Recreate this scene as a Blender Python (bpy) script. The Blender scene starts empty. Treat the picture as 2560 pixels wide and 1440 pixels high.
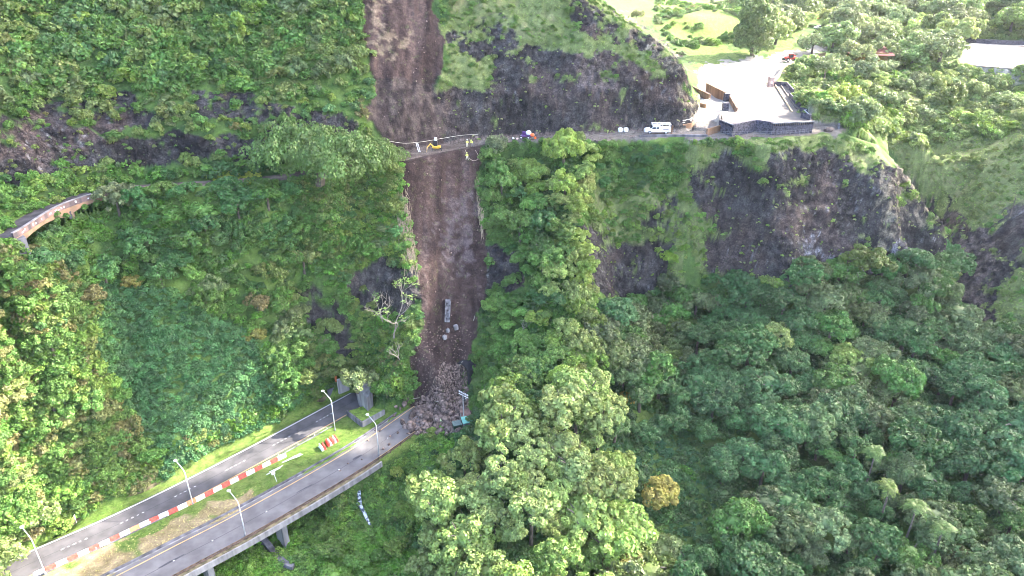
import bpy, bmesh, math, random
import numpy as np
from mathutils import Vector, Matrix
from mathutils.geometry import delaunay_2d_cdt

# ------------------------------------------------------------------ camera, sky, sun, exposure
F_PX, PITCH, CAM_Z = 1850.0, math.radians(27.0), 100.0
scene = bpy.context.scene
C = scene.collection
cam_d = bpy.data.cameras.new("camera")
cam_d.sensor_width = 36.0
cam_d.lens = 36.0 * F_PX / 2560.0
cam_d.clip_start = 1.0
cam_d.clip_end = 5000.0
cam = bpy.data.objects.new("camera", cam_d)
C.objects.link(cam)
cam.location = (0, 0, CAM_Z)
cam.rotation_euler = (math.pi / 2 - PITCH, 0, 0)
scene.camera = cam

SUN_EL = math.radians(34.0)
SUN_AZ = Vector((0.92, 0.40, 0)).normalized()          # horizontal direction towards the sun
LDIR = Vector((SUN_AZ.x * math.cos(SUN_EL), SUN_AZ.y * math.cos(SUN_EL), math.sin(SUN_EL)))
world = bpy.data.worlds.new("World")
scene.world = world
world.use_nodes = True
wn = world.node_tree.nodes
wl = world.node_tree.links
bg = wn["Background"]
sky = wn.new("ShaderNodeTexSky")
sky.sky_type = 'NISHITA'
sky.sun_disc = False
sky.sun_elevation = SUN_EL
sky.sun_rotation = math.atan2(SUN_AZ.x, SUN_AZ.y)
sky.altitude = 300
sky.dust_density = 6.0
sky.air_density = 0.8
sky.ozone_density = 1.0
wl.new(sky.outputs[0], bg.inputs[0])
bg.inputs[1].default_value = 0.15
sun_d = bpy.data.lights.new("sun", 'SUN')
sun_d.energy = 2.2
sun_d.angle = math.radians(0.5)
sun_d.color = (1.0, 0.94, 0.82)
sun = bpy.data.objects.new("sun", sun_d)
C.objects.link(sun)
sun.location = (200, 100, 300)
sun.rotation_euler = LDIR.to_track_quat('Z', 'Y').to_euler()
scene.view_settings.view_transform = 'Standard'
scene.view_settings.look = 'None'
scene.view_settings.exposure = 3.8
scene.view_settings.gamma = 1.0
scene.cycles.use_denoising = True
scene.cycles.denoising_prefilter = 'ACCURATE'
scene.cycles.filter_width = 0.9
scene.cycles.max_bounces = 6
scene.cycles.diffuse_bounces = 3
scene.cycles.transparent_max_bounces = 4

# ------------------------------------------------------------------ small maths helpers
rng = np.random.default_rng(7)
R = random.Random(7)
SP, CP = math.sin(PITCH), math.cos(PITCH)

def ray(px, py):
    xr = (px - 1280.0) / F_PX; yr = (720.0 - py) / F_PX
    return np.array([xr, yr * SP + CP, yr * CP - SP])

def at(px, py, z):
    """point of height z seen at photo pixel (px, py)"""
    r = ray(px, py); t = (z - CAM_Z) / r[2]
    return np.array([0, 0, CAM_Z]) + t * r

def atd(px, py, d):
    return np.array([0, 0, CAM_Z]) + d * ray(px, py)

def project(X, Y, Z):
    dz = Z - CAM_Z
    depth = Y * CP - dz * SP
    depth = np.where(depth < 1, 1, depth)
    up = Y * SP + dz * CP
    return 1280 + F_PX * X / depth, 720 - F_PX * up / depth, depth

def _h(ix, iy, iz):
    n = (ix * 374761393 + iy * 668265263 + iz * 2147483647 + 1274126177) & 0xffffffff
    n = ((n ^ (n >> 13)) * 1274126177) & 0xffffffff
    n = ((n ^ (n >> 16)) * 2246822519) & 0xffffffff
    return ((n ^ (n >> 15)) & 0xffff) / 65535.0

def vnoise(x, y, z=0.0):
    x = np.asarray(x, float); y = np.asarray(y, float); z = np.broadcast_to(np.asarray(z, float), x.shape)
    ix = np.floor(x).astype(np.int64); iy = np.floor(y).astype(np.int64); iz = np.floor(z).astype(np.int64)
    fx = x - ix; fy = y - iy; fz = z - iz
    fx = fx * fx * (3 - 2 * fx); fy = fy * fy * (3 - 2 * fy); fz = fz * fz * (3 - 2 * fz)
    out = 0
    for dx in (0, 1):
        wx = fx if dx else 1 - fx
        for dy in (0, 1):
            wy = fy if dy else 1 - fy
            for dz in (0, 1):
                wz = fz if dz else 1 - fz
                out = out + wx * wy * wz * _h(ix + dx, iy + dy, iz + dz)
    return out                                                     # 0..1

def fbm(x, y, z=0.0, oct=4, gain=0.5):
    s = 0; a = 1; tot = 0; f = 1.0
    for k in range(oct):
        s = s + a * vnoise(np.asarray(x) * f + 17.3 * k, np.asarray(y) * f - 9.1 * k, np.asarray(z) * f + 3.7 * k)
        tot += a; a *= gain; f *= 2.03
    return s / tot

def inpoly(px, py, poly):
    px = np.asarray(px, float); py = np.asarray(py, float)
    ins = np.zeros(px.shape, bool)
    n = len(poly)
    for i in range(n):
        x0, y0 = poly[i]; x1, y1 = poly[(i + 1) % n]
        if y0 == y1: continue
        c = ((y0 > py) != (y1 > py)) & (px < (x1 - x0) * (py - y0) / (y1 - y0) + x0)
        ins ^= c
    return ins

def polydist(px, py, line):
    """distance and nearest-parameter height along an open polyline of 2-D or 3-D points"""
    best = np.full(np.shape(px), 1e9); zz = np.zeros(np.shape(px)); sg = np.zeros(np.shape(px))
    for a, b in zip(line[:-1], line[1:]):
        ax, ay = a[0], a[1]; dx, dy = b[0] - ax, b[1] - ay
        L2 = dx * dx + dy * dy
        t = np.clip(((px - ax) * dx + (py - ay) * dy) / L2, 0, 1)
        d = np.hypot(px - ax - t * dx, py - ay - t * dy)
        m = d < best
        best = np.where(m, d, best)
        if len(a) > 2: zz = np.where(m, a[2] + t * (b[2] - a[2]), zz)
        sg = np.where(m, np.sign(dx * (py - ay) - dy * (px - ax)), sg)
    return best, zz, sg

def sstep(a, b, x):
    t = np.clip((np.asarray(x, float) - a) / (b - a), 0, 1)
    return t * t * (3 - 2 * t)

def smooth_line(pts, n=8):
    """Catmull-Rom through points"""
    P = [np.array(p, float) for p in pts]
    P = [2 * P[0] - P[1]] + P + [2 * P[-1] - P[-2]]
    out = []
    for i in range(1, len(P) - 2):
        for k in range(n):
            t = k / n
            out.append(0.5 * (2 * P[i] + (P[i + 1] - P[i - 1]) * t + (2 * P[i - 1] - 5 * P[i] + 4 * P[i + 1] - P[i + 2]) * t * t
                              + (-P[i - 1] + 3 * P[i] - 3 * P[i + 1] + P[i + 2]) * t ** 3))
    out.append(P[-2])
    return out

def offset_line(line, d):
    """shift a polyline sideways (left of travel positive), keeping heights"""
    L = [np.array(p, float) for p in line]
    out = []
    for i in range(len(L)):
        t = L[min(i + 1, len(L) - 1)] - L[max(i - 1, 0)]
        n = np.array([-t[1], t[0]]) / math.hypot(t[0], t[1])
        q = L[i].copy(); q[0] += n[0] * d; q[1] += n[1] * d
        out.append(q)
    return out

# ------------------------------------------------------------------ scene helpers
def tag(o, label=None, cat=None, group=None, kind=None):
    if label: o['label'] = label
    if cat: o['category'] = cat
    if group: o['group'] = group
    if kind: o['kind'] = kind
    return o

def empty(name, loc=(0, 0, 0), rz=0.0):
    o = bpy.data.objects.new(name, None)
    o.empty_display_size = 0.3
    o.location = loc; o.rotation_euler = (0, 0, rz)
    C.objects.link(o)
    return o

def link_mesh(name, me, mat=None, parent=None, smooth=False):
    if mat is not None and not me.materials: me.materials.append(mat)
    o = bpy.data.objects.new(name, me)
    C.objects.link(o)
    if parent is not None: o.parent = parent
    if smooth:
        me.polygons.foreach_set('use_smooth', np.ones(len(me.polygons), bool))
    return o

def np_mesh(name, V, faces, mat=None):
    """mesh from an (n,3) array and an (m,k) face array (all faces of one size)"""
    V = np.ascontiguousarray(V, np.float32); Fc = np.ascontiguousarray(faces, np.int32)
    me = bpy.data.meshes.new(name)
    k = Fc.shape[1]
    me.vertices.add(len(V)); me.vertices.foreach_set('co', V.ravel())
    me.loops.add(Fc.size); me.loops.foreach_set('vertex_index', Fc.ravel())
    me.polygons.add(len(Fc))
    me.polygons.foreach_set('loop_start', np.arange(0, Fc.size, k, dtype=np.int32))
    me.polygons.foreach_set('loop_total', np.full(len(Fc), k, np.int32))
    me.update(calc_edges=True)
    me.validate()
    if mat: me.materials.append(mat)
    return me

class MB:
    """collects simple shapes into one mesh"""
    def __init__(self): self.bm = bmesh.new()
    def box(self, c, s, rz=0.0, rot=None):
        M = Matrix.Translation(Vector(c)) @ (rot.to_4x4() if rot is not None else Matrix.Rotation(rz, 4, 'Z')) @ Matrix.Diagonal((s[0], s[1], s[2], 1))
        bmesh.ops.create_cube(self.bm, size=1.0, matrix=M); return self
    def tube(self, pts, r, seg=8, cap=True):
        pts = [Vector(p) for p in pts]
        rs = r if isinstance(r, (list, tuple)) else [r] * len(pts)
        rings = []
        for i, p in enumerate(pts):
            t = (pts[min(i + 1, len(pts) - 1)] - pts[max(i - 1, 0)]).normalized()
            a = t.orthogonal().normalized() if i == 0 else (a0 - t * a0.dot(t)).normalized()
            a0 = a; b = t.cross(a)
            rings.append([self.bm.verts.new(p + rs[i] * (math.cos(2 * math.pi * k / seg) * a + math.sin(2 * math.pi * k / seg) * b)) for k in range(seg)])
        for A, B in zip(rings[:-1], rings[1:]):
            for k in range(seg):
                self.bm.faces.new((A[k], A[(k + 1) % seg], B[(k + 1) % seg], B[k]))
        if cap:
            self.bm.faces.new(list(reversed(rings[0]))); self.bm.faces.new(rings[-1])
        return self
    def ball(self, c, s, sub=2):
        M = Matrix.Translation(Vector(c)) @ Matrix.Diagonal((s[0], s[1], s[2], 1))
        bmesh.ops.create_icosphere(self.bm, subdivisions=sub, radius=1.0, matrix=M); return self
    def cyl(self, a, b, r, seg=12): return self.tube([a, b], r, seg)
    def prism(self, poly, z0, z1):
        """vertical prism over an xy polygon; z0/z1 numbers or per-vertex lists"""
        n = len(poly)
        za = z0 if isinstance(z0, (list, tuple)) else [z0] * n
        zb = z1 if isinstance(z1, (list, tuple)) else [z1] * n
        lo = [self.bm.verts.new((p[0], p[1], za[i])) for i, p in enumerate(poly)]
        hi = [self.bm.verts.new((p[0], p[1], zb[i])) for i, p in enumerate(poly)]
        for i in range(n):
            j = (i + 1) % n
            self.bm.faces.new((lo[i], lo[j], hi[j], hi[i]))
        self.bm.faces.new(hi); self.bm.faces.new(list(reversed(lo)))
        return self
    def wall(self, line, th, z0, z1):
        """upright strip of thickness th along an open polyline (3-D points allowed: z0/z1 are then added to the height)"""
        L = offset_line(line, th / 2); Rr = offset_line(line, -th / 2)
        cs = []
        for l, r, p in zip(L, Rr, line):
            zz = p[2] if len(p) > 2 else 0
            cs.append([self.bm.verts.new((l[0], l[1], zz + z0)), self.bm.verts.new((r[0], r[1], zz + z0)),
                       self.bm.verts.new((r[0], r[1], zz + z1)), self.bm.verts.new((l[0], l[1], zz + z1))])
        for A, B in zip(cs[:-1], cs[1:]):
            for k in range(4):
                self.bm.faces.new((A[k], A[(k + 1) % 4], B[(k + 1) % 4], B[k]))
        self.bm.faces.new(cs[0]); self.bm.faces.new(list(reversed(cs[-1])))
        return self
    def face(self, pts):
        self.bm.faces.new([self.bm.verts.new(tuple(p)) for p in pts]); return self
    def strip(self, A, B):
        a = [self.bm.verts.new(tuple(p)) for p in A]; b = [self.bm.verts.new(tuple(p)) for p in B]
        for i in range(len(a) - 1): self.bm.faces.new((a[i], b[i], b[i + 1], a[i + 1]))
        return self
    def bevel(self, w, seg=2):
        bmesh.ops.bevel(self.bm, geom=list(self.bm.edges), offset=w, segments=seg, profile=0.5, affect='EDGES', clamp_overlap=True); return self
    def build(self, name, mat=None, parent=None, smooth=False):
        bmesh.ops.recalc_face_normals(self.bm, faces=self.bm.faces[:])
        me = bpy.data.meshes.new(name); self.bm.to_mesh(me); self.bm.free()
        return link_mesh(name, me, mat, parent, smooth)

# ------------------------------------------------------------------ materials
def new_mat(name):
    m = bpy.data.materials.new(name); m.use_nodes = True
    nt = m.node_tree; nt.nodes.clear()
    out = nt.nodes.new('ShaderNodeOutputMaterial')
    return m, nt, out

def mat_basic(name, col, rough=0.8, var=0.25, scale=1.5, metallic=0.0, bump=0.15, streak=False, col2=None):
    """Principled with procedural variation: large stains + fine grain + bump"""
    m, nt, out = new_mat(name)
    N = nt.nodes; L = nt.links
    b = N.new('ShaderNodeBsdfPrincipled'); L.new(b.outputs[0], out.inputs[0])
    b.inputs['Roughness'].default_value = rough; b.inputs['Metallic'].default_value = metallic
    b.inputs['Specular IOR Level'].default_value = 0.3
    tc = N.new('ShaderNodeTexCoord'); mp = N.new('ShaderNodeMapping')
    L.new(tc.outputs['Object'], mp.inputs[0])
    if streak: mp.inputs['Scale'].default_value = (1, 1, 0.15)
    n1 = N.new('ShaderNodeTexNoise'); n1.inputs['Scale'].default_value = scale; n1.inputs['Detail'].default_value = 6
    L.new(mp.outputs[0], n1.inputs[0])
    rmp = N.new('ShaderNodeValToRGB')
    lo = tuple(c * (1 - var) for c in col) + (1,); hi = tuple(min(1, c * (1 + var)) for c in (col2 or col)) + (1,)
    rmp.color_ramp.elements[0].position = 0.35; rmp.color_ramp.elements[0].color = lo
    rmp.color_ramp.elements[1].position = 0.65; rmp.color_ramp.elements[1].color = hi
    L.new(n1.outputs[0], rmp.inputs[0]); L.new(rmp.outputs[0], b.inputs['Base Color'])
    if bump:
        n2 = N.new('ShaderNodeTexNoise'); n2.inputs['Scale'].default_value = scale * 8; n2.inputs['Detail'].default_value = 4
        L.new(tc.outputs['Object'], n2.inputs[0])
        bp = N.new('ShaderNodeBump'); bp.inputs['Strength'].default_value = bump; bp.inputs['Distance'].default_value = 0.05
        L.new(n2.outputs[0], bp.inputs['Height']); L.new(bp.outputs[0], b.inputs['Normal'])
    return m

def mat_leaf(name, trans=0.3, var=0.35):
    """foliage: tint comes from the object (or instance) attribute 'tint'; every leaf varies a little"""
    m, nt, out = new_mat(name)
    N = nt.nodes; L = nt.links
    at_ = N.new('ShaderNodeAttribute'); at_.attribute_type = 'INSTANCER'; at_.attribute_name = 'tint'
    ge = N.new('ShaderNodeNewGeometry')
    mr = N.new('ShaderNodeMapRange'); mr.inputs['To Min'].default_value = 1 - var; mr.inputs['To Max'].default_value = 1 + var
    L.new(ge.outputs['Random Per Island'], mr.inputs['Value'])
    tc = N.new('ShaderNodeTexCoord')
    nz = N.new('ShaderNodeTexNoise'); nz.inputs['Scale'].default_value = 3.0; nz.inputs['Detail'].default_value = 2
    L.new(tc.outputs['Object'], nz.inputs[0])
    mr2 = N.new('ShaderNodeMapRange'); mr2.inputs['From Min'].default_value = 0.3; mr2.inputs['From Max'].default_value = 0.7
    mr2.inputs['To Min'].default_value = 0.75; mr2.inputs['To Max'].default_value = 1.25
    L.new(nz.outputs[0], mr2.inputs['Value'])
    mu = N.new('ShaderNodeMath'); mu.operation = 'MULTIPLY'
    L.new(mr.outputs[0], mu.inputs[0]); L.new(mr2.outputs[0], mu.inputs[1])
    hs = N.new('ShaderNodeHueSaturation')
    gm = N.new('ShaderNodeMix'); gm.data_type = 'RGBA'; gm.blend_type = 'MULTIPLY'; gm.inputs[0].default_value = 1.0; gm.inputs[7].default_value = (1.28, 1.40, .90, 1)
    L.new(at_.outputs['Color'], gm.inputs[6]); L.new(gm.outputs[2], hs.inputs['Color']); L.new(mu.outputs[0], hs.inputs['Value'])
    mr3 = N.new('ShaderNodeMapRange'); mr3.inputs['To Min'].default_value = 0.475; mr3.inputs['To Max'].default_value = 0.525
    L.new(nz.outputs[0], mr3.inputs['Value']); L.new(mr3.outputs[0], hs.inputs['Hue'])
    d = N.new('ShaderNodeBsdfPrincipled'); d.inputs['Roughness'].default_value = 0.55; d.inputs['Specular IOR Level'].default_value = 0.35
    t = N.new('ShaderNodeBsdfTranslucent')
    L.new(hs.outputs[0], d.inputs['Base Color']); L.new(hs.outputs[0], t.inputs['Color'])
    mx = N.new('ShaderNodeMixShader'); mx.inputs[0].default_value = trans
    L.new(d.outputs[0], mx.inputs[1]); L.new(t.outputs[0], mx.inputs[2]); L.new(mx.outputs[0], out.inputs[0])
    return m
HOLE_LIST = [  # holes cut in the added overhead sheet where sun should land: photo pixel, height, radius in metres
    (1180, 1150, 17, 8.1), (1260, 1180, 17, 10.8), (1380, 1160, 16, 9.5), (1420, 1260, 15, 12.2), (1300, 1300, 15, 12.2), (1460, 1380, 14, 12.2), (1180, 1330, 14, 9.5), (1130, 1200, 15, 6.0), (1340, 1440, 13, 12.2), (1240, 1460, 12, 10.8),
    (40, 920, 32, 9), (110, 950, 28, 7.5), (60, 1060, 24, 8), (130, 1120, 18, 8), (20, 1200, 16, 8), (225, 1030, 20, 5.0), (150, 985, 25, 5), (30, 1340, 6, 7.0),
    (1455, 560, 38, 5.4), (1460, 640, 33, 4.8), (1430, 450, 47, 6.0), (1405, 370, 55, 6.0), (1470, 700, 28, 4.2), (1420, 780, 24, 3.6), (1400, 960, 14, 4.2), (1380, 1040, 14, 4.8), (1230, 960, 8, 3.0), (1330, 880, 16, 3.6),
    (1960, 870, 17, 9), (1950, 920, 15, 7), (1890, 1100, 14, 7), (1680, 1390, 7, 7), (2420, 1410, 8, 7), (1640, 1225, 3, 3.6), (1500, 1320, 12, 9.5),
    (210, 1375, 0, 8.1), (300, 1340, 0, 6.0), (130, 1410, 0, 8.1),
    (1440, 500, 43, 8), (1455, 600, 36, 7), (1420, 400, 53, 9), (1380, 350, 56, 8), (1465, 680, 30, 6.5), (1440, 740, 26, 6), (1420, 860, 19, 5.5), (1390, 920, 16, 5.5),
]
HAZE = 0.00006

# ------------------------------------------------------------------ terrain: control points
CTRL = []
def cp(px, py, z): CTRL.append(at(px, py, z))
def wp(*ps):
    for p in ps: CTRL.append(np.array(p, float))
def col(px, py0, z0, steps):
    """climb a slope away from the camera: each step (py, tan) gives the next point"""
    p = at(px, py0, z0); CTRL.append(p)
    for py, tn in steps:
        r = ray(px, py); hr = math.hypot(r[0], r[1]); h0 = math.hypot(p[0], p[1])
        t = (CAM_Z - p[2] + tn * h0) / (tn * hr - r[2])
        p = np.array([0, 0, CAM_Z]) + t * r
        CTRL.append(p)
    return p
def line(a, b, n, pw=1.0, ends=True):
    """points between two pixel+height points; pw > 1 sags, < 1 bulges"""
    A, B = at(*a), at(*b)
    for i in range(n + 1):
        if not ends and i in (0, n): continue
        s = i / n
        q = A + (B - A) * s; q[2] = A[2] + (B[2] - A[2]) * s ** pw
        CTRL.append(q)

OLD_ROAD_PX = [(-520, 700), (-330, 688), (-150, 660), (-50, 630), (40, 592), (150, 525), (270, 487), (400, 474), (640, 458), (820, 432), (1000, 402), (1090, 383),
               (1200, 363), (1330, 351), (1500, 347), (1640, 340), (1760, 340), (1900, 342), (2000, 337), (2085, 326)]
OLD_ROAD = smooth_line([at(x, y, 50.0) for x, y in OLD_ROAD_PX], 6)      # outer edge of the old road
BRIDGE_LN = [p[:2] for p in smooth_line([at(x, y, 50.0) for x, y in OLD_ROAD_PX], 6) if True][18:38]
for q_ in offset_line(BRIDGE_LN, -2.2)[2:18:3]: wp((q_[0], q_[1], 44.0))
for q_ in offset_line(BRIDGE_LN, -5.0)[2:18:4]: wp((q_[0], q_[1], 40.0))
# upper cliff, from its foot at the old road upwards
col(-600, 500, 58, [(380, 2.0), (200, 1.1), (0, 1.0), (-200, 1.0)])
col(-200, 470, 57, [(360, 2.0), (200, 1.1), (0, 1.0), (-200, 1.0)])
col(0, 452, 55, [(330, 2.0), (200, 1.1), (0, 1.05), (-200, 1.0)])
col(200, 440, 53, [(310, 2.2), (190, 1.1), (0, 1.05), (-200, 1.0)])
col(420, 430, 52, [(290, 2.2), (180, 1.1), (0, 1.05), (-200, 1.0)])
col(640, 425, 51, [(280, 2.2), (160, 1.2), (0, 1.05), (-200, 1.0)])
col(850, 408, 50.5, [(250, 2.0), (120, 1.3), (0, 1.1), (-200, 1.0)])
col(1000, 385, 50.3, [(250, 2.0), (120, 1.4), (0, 1.2), (-200, 1.1)])
col(1130, 358, 50.3, [(240, 2.4), (120, 1.6), (0, 1.3), (-150, 1.1)])
col(1300, 338, 50.3, [(220, 3.0), (100, 1.7), (0, 1.3), (-120, 1.0)])
col(1440, 334, 50.3, [(210, 3.0), (100, 1.8), (0, 1.2)])
col(1560, 330, 50.3, [(200, 3.0), (110, 2.0), (58, 0.9)])
col(1650, 325, 50.3, [(200, 3.0), (120, 1.8)])
col(1710, 318, 50.3, [(220, 3.0), (190, 1.5)])
col(1735, 308, 50.5, [(262, 2.5)])
# behind the ridge: the slope falls to the saddle
for (px, py, back, z) in [(1470, 0, (9, 10), 74), (1560, 58, (9, 9), 66), (1650, 118, (9, 8), 57.5), (1705, 190, (8, 8), 52.5), (1735, 262, (5, 4), 51.3)]:
    b0 = min((c for c in CTRL), key=lambda c: (project(c[0], c[1], c[2])[0] - px) ** 2 + (project(c[0], c[1], c[2])[1] - py) ** 2)
    wp((b0[0] + back[0], b0[1] + back[1], z))
wp((20, 250, 84), (32, 262, 68), (42, 270, 58), (30, 320, 68), (48, 330, 60), (70, 350, 57), (25, 400, 72))
wp((-60, 235, 125), (-120, 220, 130), (-170, 190, 120), (-10, 240, 106), (5, 225, 95), (-40, 300, 140), (-150, 300, 150), (-5, 300, 100), (-10, 420, 105), (-150, 480, 140))
# plateau: plaza, saddle, car park, far wood
for p in [(1760, 240, 51.3), (1765, 190, 51.5), (1800, 150, 51.5), (1900, 170, 51.5), (1850, 210, 51.5), (1950, 150, 51.5), (1990, 138, 51.3), (1880, 128, 52.5), (1780, 110, 53.5),
          (1740, 90, 55), (1720, 40, 61), (1780, 20, 62), (1850, 40, 57), (2000, 100, 51), (2050, 90, 51), (2100, 60, 51), (2200, 30, 52), (2250, 70, 51), (2050, 20, 53), (2300, 75, 51),
          (2450, 100, 51.5), (2560, 105, 51.5), (2420, 160, 51), (2560, 172, 51), (2700, 130, 51.5), (2500, 135, 51), (2350, 20, 57), (2480, 30, 58), (2560, 0, 66), (2700, 60, 60),
          (2140, 130, 50), (2100, 170, 49.5), (2020, 190, 50), (2240, 180, 48), (2320, 150, 49)]: cp(*p)
for p in [(2080, 240, 48.5), (2130, 300, 48), (2180, 250, 46), (2250, 280, 42), (2300, 340, 38), (2210, 340, 44), (2350, 240, 43), (2440, 210, 46), (2540, 230, 44),
          (2560, 300, 41), (2450, 300, 39), (2380, 330, 36), (2560, 400, 36), (2450, 400, 33), (2380, 420, 30), (2700, 400, 38), (2700, 250, 46)]: cp(*p)
# headland below the lookout
line((1760, 350, 49.8), (1760, 640, 20), 3, 0.85); line((1880, 352, 49.8), (1880, 680, 19), 3, 0.8); line((2000, 346, 49.8), (2000, 690, 19), 3, 0.8)
line((2110, 334, 49.8), (2130, 690, 18), 3, 0.75)
cp(2170, 380, 45); cp(2230, 440, 40); cp(2290, 490, 34); cp(2350, 555, 27); cp(2345, 630, 20); cp(2290, 690, 16); cp(2260, 590, 26); cp(2200, 500, 35)
wp((116, 204, 12), (122, 216, 16), (128, 232, 24), (112, 192, 9), (104, 176, 6))
# right-hand cliff beyond the gorge
for p in [(2480, 480, 28), (2430, 540, 22), (2470, 600, 18), (2560, 560, 24), (2440, 690, 11), (2500, 740, 10), (2560, 700, 15), (2460, 800, 6), (2560, 820, 8), (2700, 600, 25), (2700, 850, 8)]: cp(*p)
# recess between spur and headland
line((1510, 356, 49.8), (1560, 745, 10), 3, 0.9); line((1640, 350, 49.8), (1660, 710, 13), 3, 0.85)
# wooded valley on the right
for p in [(1560, 800, 7), (1700, 780, 8), (1850, 760, 10), (2000, 740, 12), (2150, 730, 12), (2270, 740, 9), (2380, 760, 5), (1600, 900, 3), (1800, 900, 3), (2000, 900, 3), (2200, 880, 3), (2400, 880, 1), (2560, 900, 2),
          (1650, 1050, -1), (1850, 1050, -1), (2050, 1050, -1), (2300, 1050, -2), (2560, 1050, -1), (1650, 1250, -5), (1850, 1250, -4), (2100, 1250, -4), (2350, 1250, -4), (2600, 1250, -3),
          (1650, 1440, -8), (1850, 1480, -7), (2100, 1480, -7), (2400, 1480, -6), (2700, 1480, -5)]: cp(*p)
# spur running down towards the camera
wp((14, 172, 46), (15, 162, 38), (15.5, 154, 30), (12.5, 142, 19), (8, 128, 12), (4, 114, 9), (2, 100, 6), (1, 86, 3), (0, 70, -2))
wp((24, 152, 14), (22, 140, 7), (20, 125, 2), (18, 108, -2), (16, 92, -5))
wp((2, 170, 38), (4, 160, 30), (4, 150, 20), (-2, 142, 8), (-7, 131, 4.5), (-7, 120, 3), (-8, 108, 0), (-9, 92, -4), (-10, 78, -6))
# landslide scar
line((1010, 1065, 0.4), (1030, 410, 49.6), 6, 1.1); line((1080, 1050, 0.6), (1100, 390, 49.8), 6, 1.1); line((1150, 985, 2.0), (1190, 374, 49.8), 6, 1.05)
for p in [(1085, 1045, 1.2), (1110, 1010, 2.4), (1130, 970, 3.6), (1145, 1040, 1.4), (1062, 1010, 2.2), (1150, 930, 5.0), (1040, 1035, 1.3)]: cp(*p)
# wooded slope left of the scar, basin and left spur
line((905, 945, 4), (930, 425, 49.6), 5, 0.95); line((800, 960, 3), (800, 448, 49.6), 5, 1.1); line((690, 1040, 1.5), (650, 468, 49.6), 5, 1.25)
line((560, 1115, 1), (500, 480, 49.6), 5, 1.2); line((430, 1180, 1), (380, 490, 49.6), 5, 1.2); line((300, 1240, 1), (250, 560, 45), 4, 1.1)
line((180, 1290, 1), (110, 650, 44.5), 4, 1.0); line((100, 1340, 1), (10, 640, 46), 4, 1.0); line((30, 1390, 1), (-80, 700, 48), 4, 0.9)
line((-80, 1430, 1), (-220, 760, 49), 4, 0.9)
# ground beside and under the highway
for p in [(60, 1400, 0), (200, 1350, 0), (440, 1230, 0), (640, 1120, 0), (830, 1020, 0), (860, 1080, 0), (700, 1165, 0), (400, 1310, 0), (200, 1420, 0), (960, 1050, 0), (900, 1150, 0), (1010, 1070, 0.2), (0, 1460, 0), (150, 1500, 0), (-150, 1500, 0)]: cp(*p)
for p in [(1060, 1110, -1), (1000, 1180, -3.5), (900, 1250, -5), (800, 1320, -6.5), (700, 1380, -7.5), (600, 1440, -8), (960, 1300, -7), (860, 1400, -8.5), (1020, 1400, -7), (700, 1480, -9), (450, 1520, -9), (900, 1520, -9), (1110, 1060, 0.5), (1150, 1080, 0)]: cp(*p)
for x in (-170, -120, -70, -20, 30, 80, 130, 180): wp((x, 45, -10), (x, 20, -11))
wp((-170, 90, 20), (-170, 120, 40), (-170, 60, 2), (220, 100, 4), (220, 160, 14), (220, 220, 40), (230, 300, 50), (330, 200, 40), (330, 300, 55), (330, 400, 66), (330, 510, 80), (200, 510, 75), (250, 420, 62), (150, 510, 70), (80, 510, 75), (100, 440, 58), (180, 400, 56), (330, 50, 0), (330, 120, 10))

# ------------------------------------------------------------------ highway geometry (plane z = 0)
YEL = smooth_line([at(x, y, 0.0) for x, y in [(-60, 1505), (83, 1436), (312, 1332), (480, 1248), (640, 1163), (780, 1086), (860, 1041), (930, 1001), (990, 965)]], 6)
FAR_MID = offset_line(YEL, 3.0)                                   # centre of the far carriageway (left of travel = away from the camera)
NEAR_IN = smooth_line([at(x, y, 0.0) for x, y in [(130, 1520), (312, 1430), (440, 1364), (605, 1279), (860, 1135), (1006, 1037), (1090, 975), (1150, 925)]], 6)
NEAR_MID = offset_line(NEAR_IN, -3.2)
NEAR_FLAT = NEAR_MID[:32]
FAR_FLAT = FAR_MID[:40]

# ------------------------------------------------------------------ terrain: interpolation
PTS = np.array(CTRL)
keep = []
for i, p in enumerate(PTS):
    if all(np.hypot(*(p[:2] - PTS[j][:2])) > 1.2 for j in keep): keep.append(i)
PTS = PTS[keep]
S_ = 50.0
def _phi(r): return np.sqrt(r * r + 0.003)
n_ = len(PTS)
CTRL_XY = PTS[:, :2] / S_
D_ = np.hypot(CTRL_XY[:, None, 0] - CTRL_XY[None, :, 0], CTRL_XY[:, None, 1] - CTRL_XY[None, :, 1])
A_ = np.zeros((n_ + 3, n_ + 3))
A_[:n_, :n_] = _phi(D_) - np.eye(n_) * 0.004
A_[:n_, n_] = 1; A_[:n_, n_ + 1:] = CTRL_XY; A_[n_, :n_] = 1; A_[n_ + 1:, :n_] = CTRL_XY.T
W_ = np.linalg.solve(A_, np.concatenate([PTS[:, 2], np.zeros(3)]))
PLAZA = [at(x, y, 51.5)[:2] for x, y in [(1742, 288), (1752, 225), (1735, 190), (1755, 165), (1830, 150), (1920, 140), (1985, 128), (2060, 110), (2075, 122), (2010, 150), (1962, 165), (1950, 185), (1925, 210), (1975, 222), (1985, 245), (2005, 280), (2035, 300), (2100, 312), (2105, 330), (2030, 334), (1900, 342), (1760, 340), (1735, 320)]]
CARPARK = [at(x, y, 51.2)[:2] for x, y in [(2395, 158), (2420, 108), (2470, 104), (2700, 112), (2760, 190), (2560, 176), (2450, 166)]]

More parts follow.
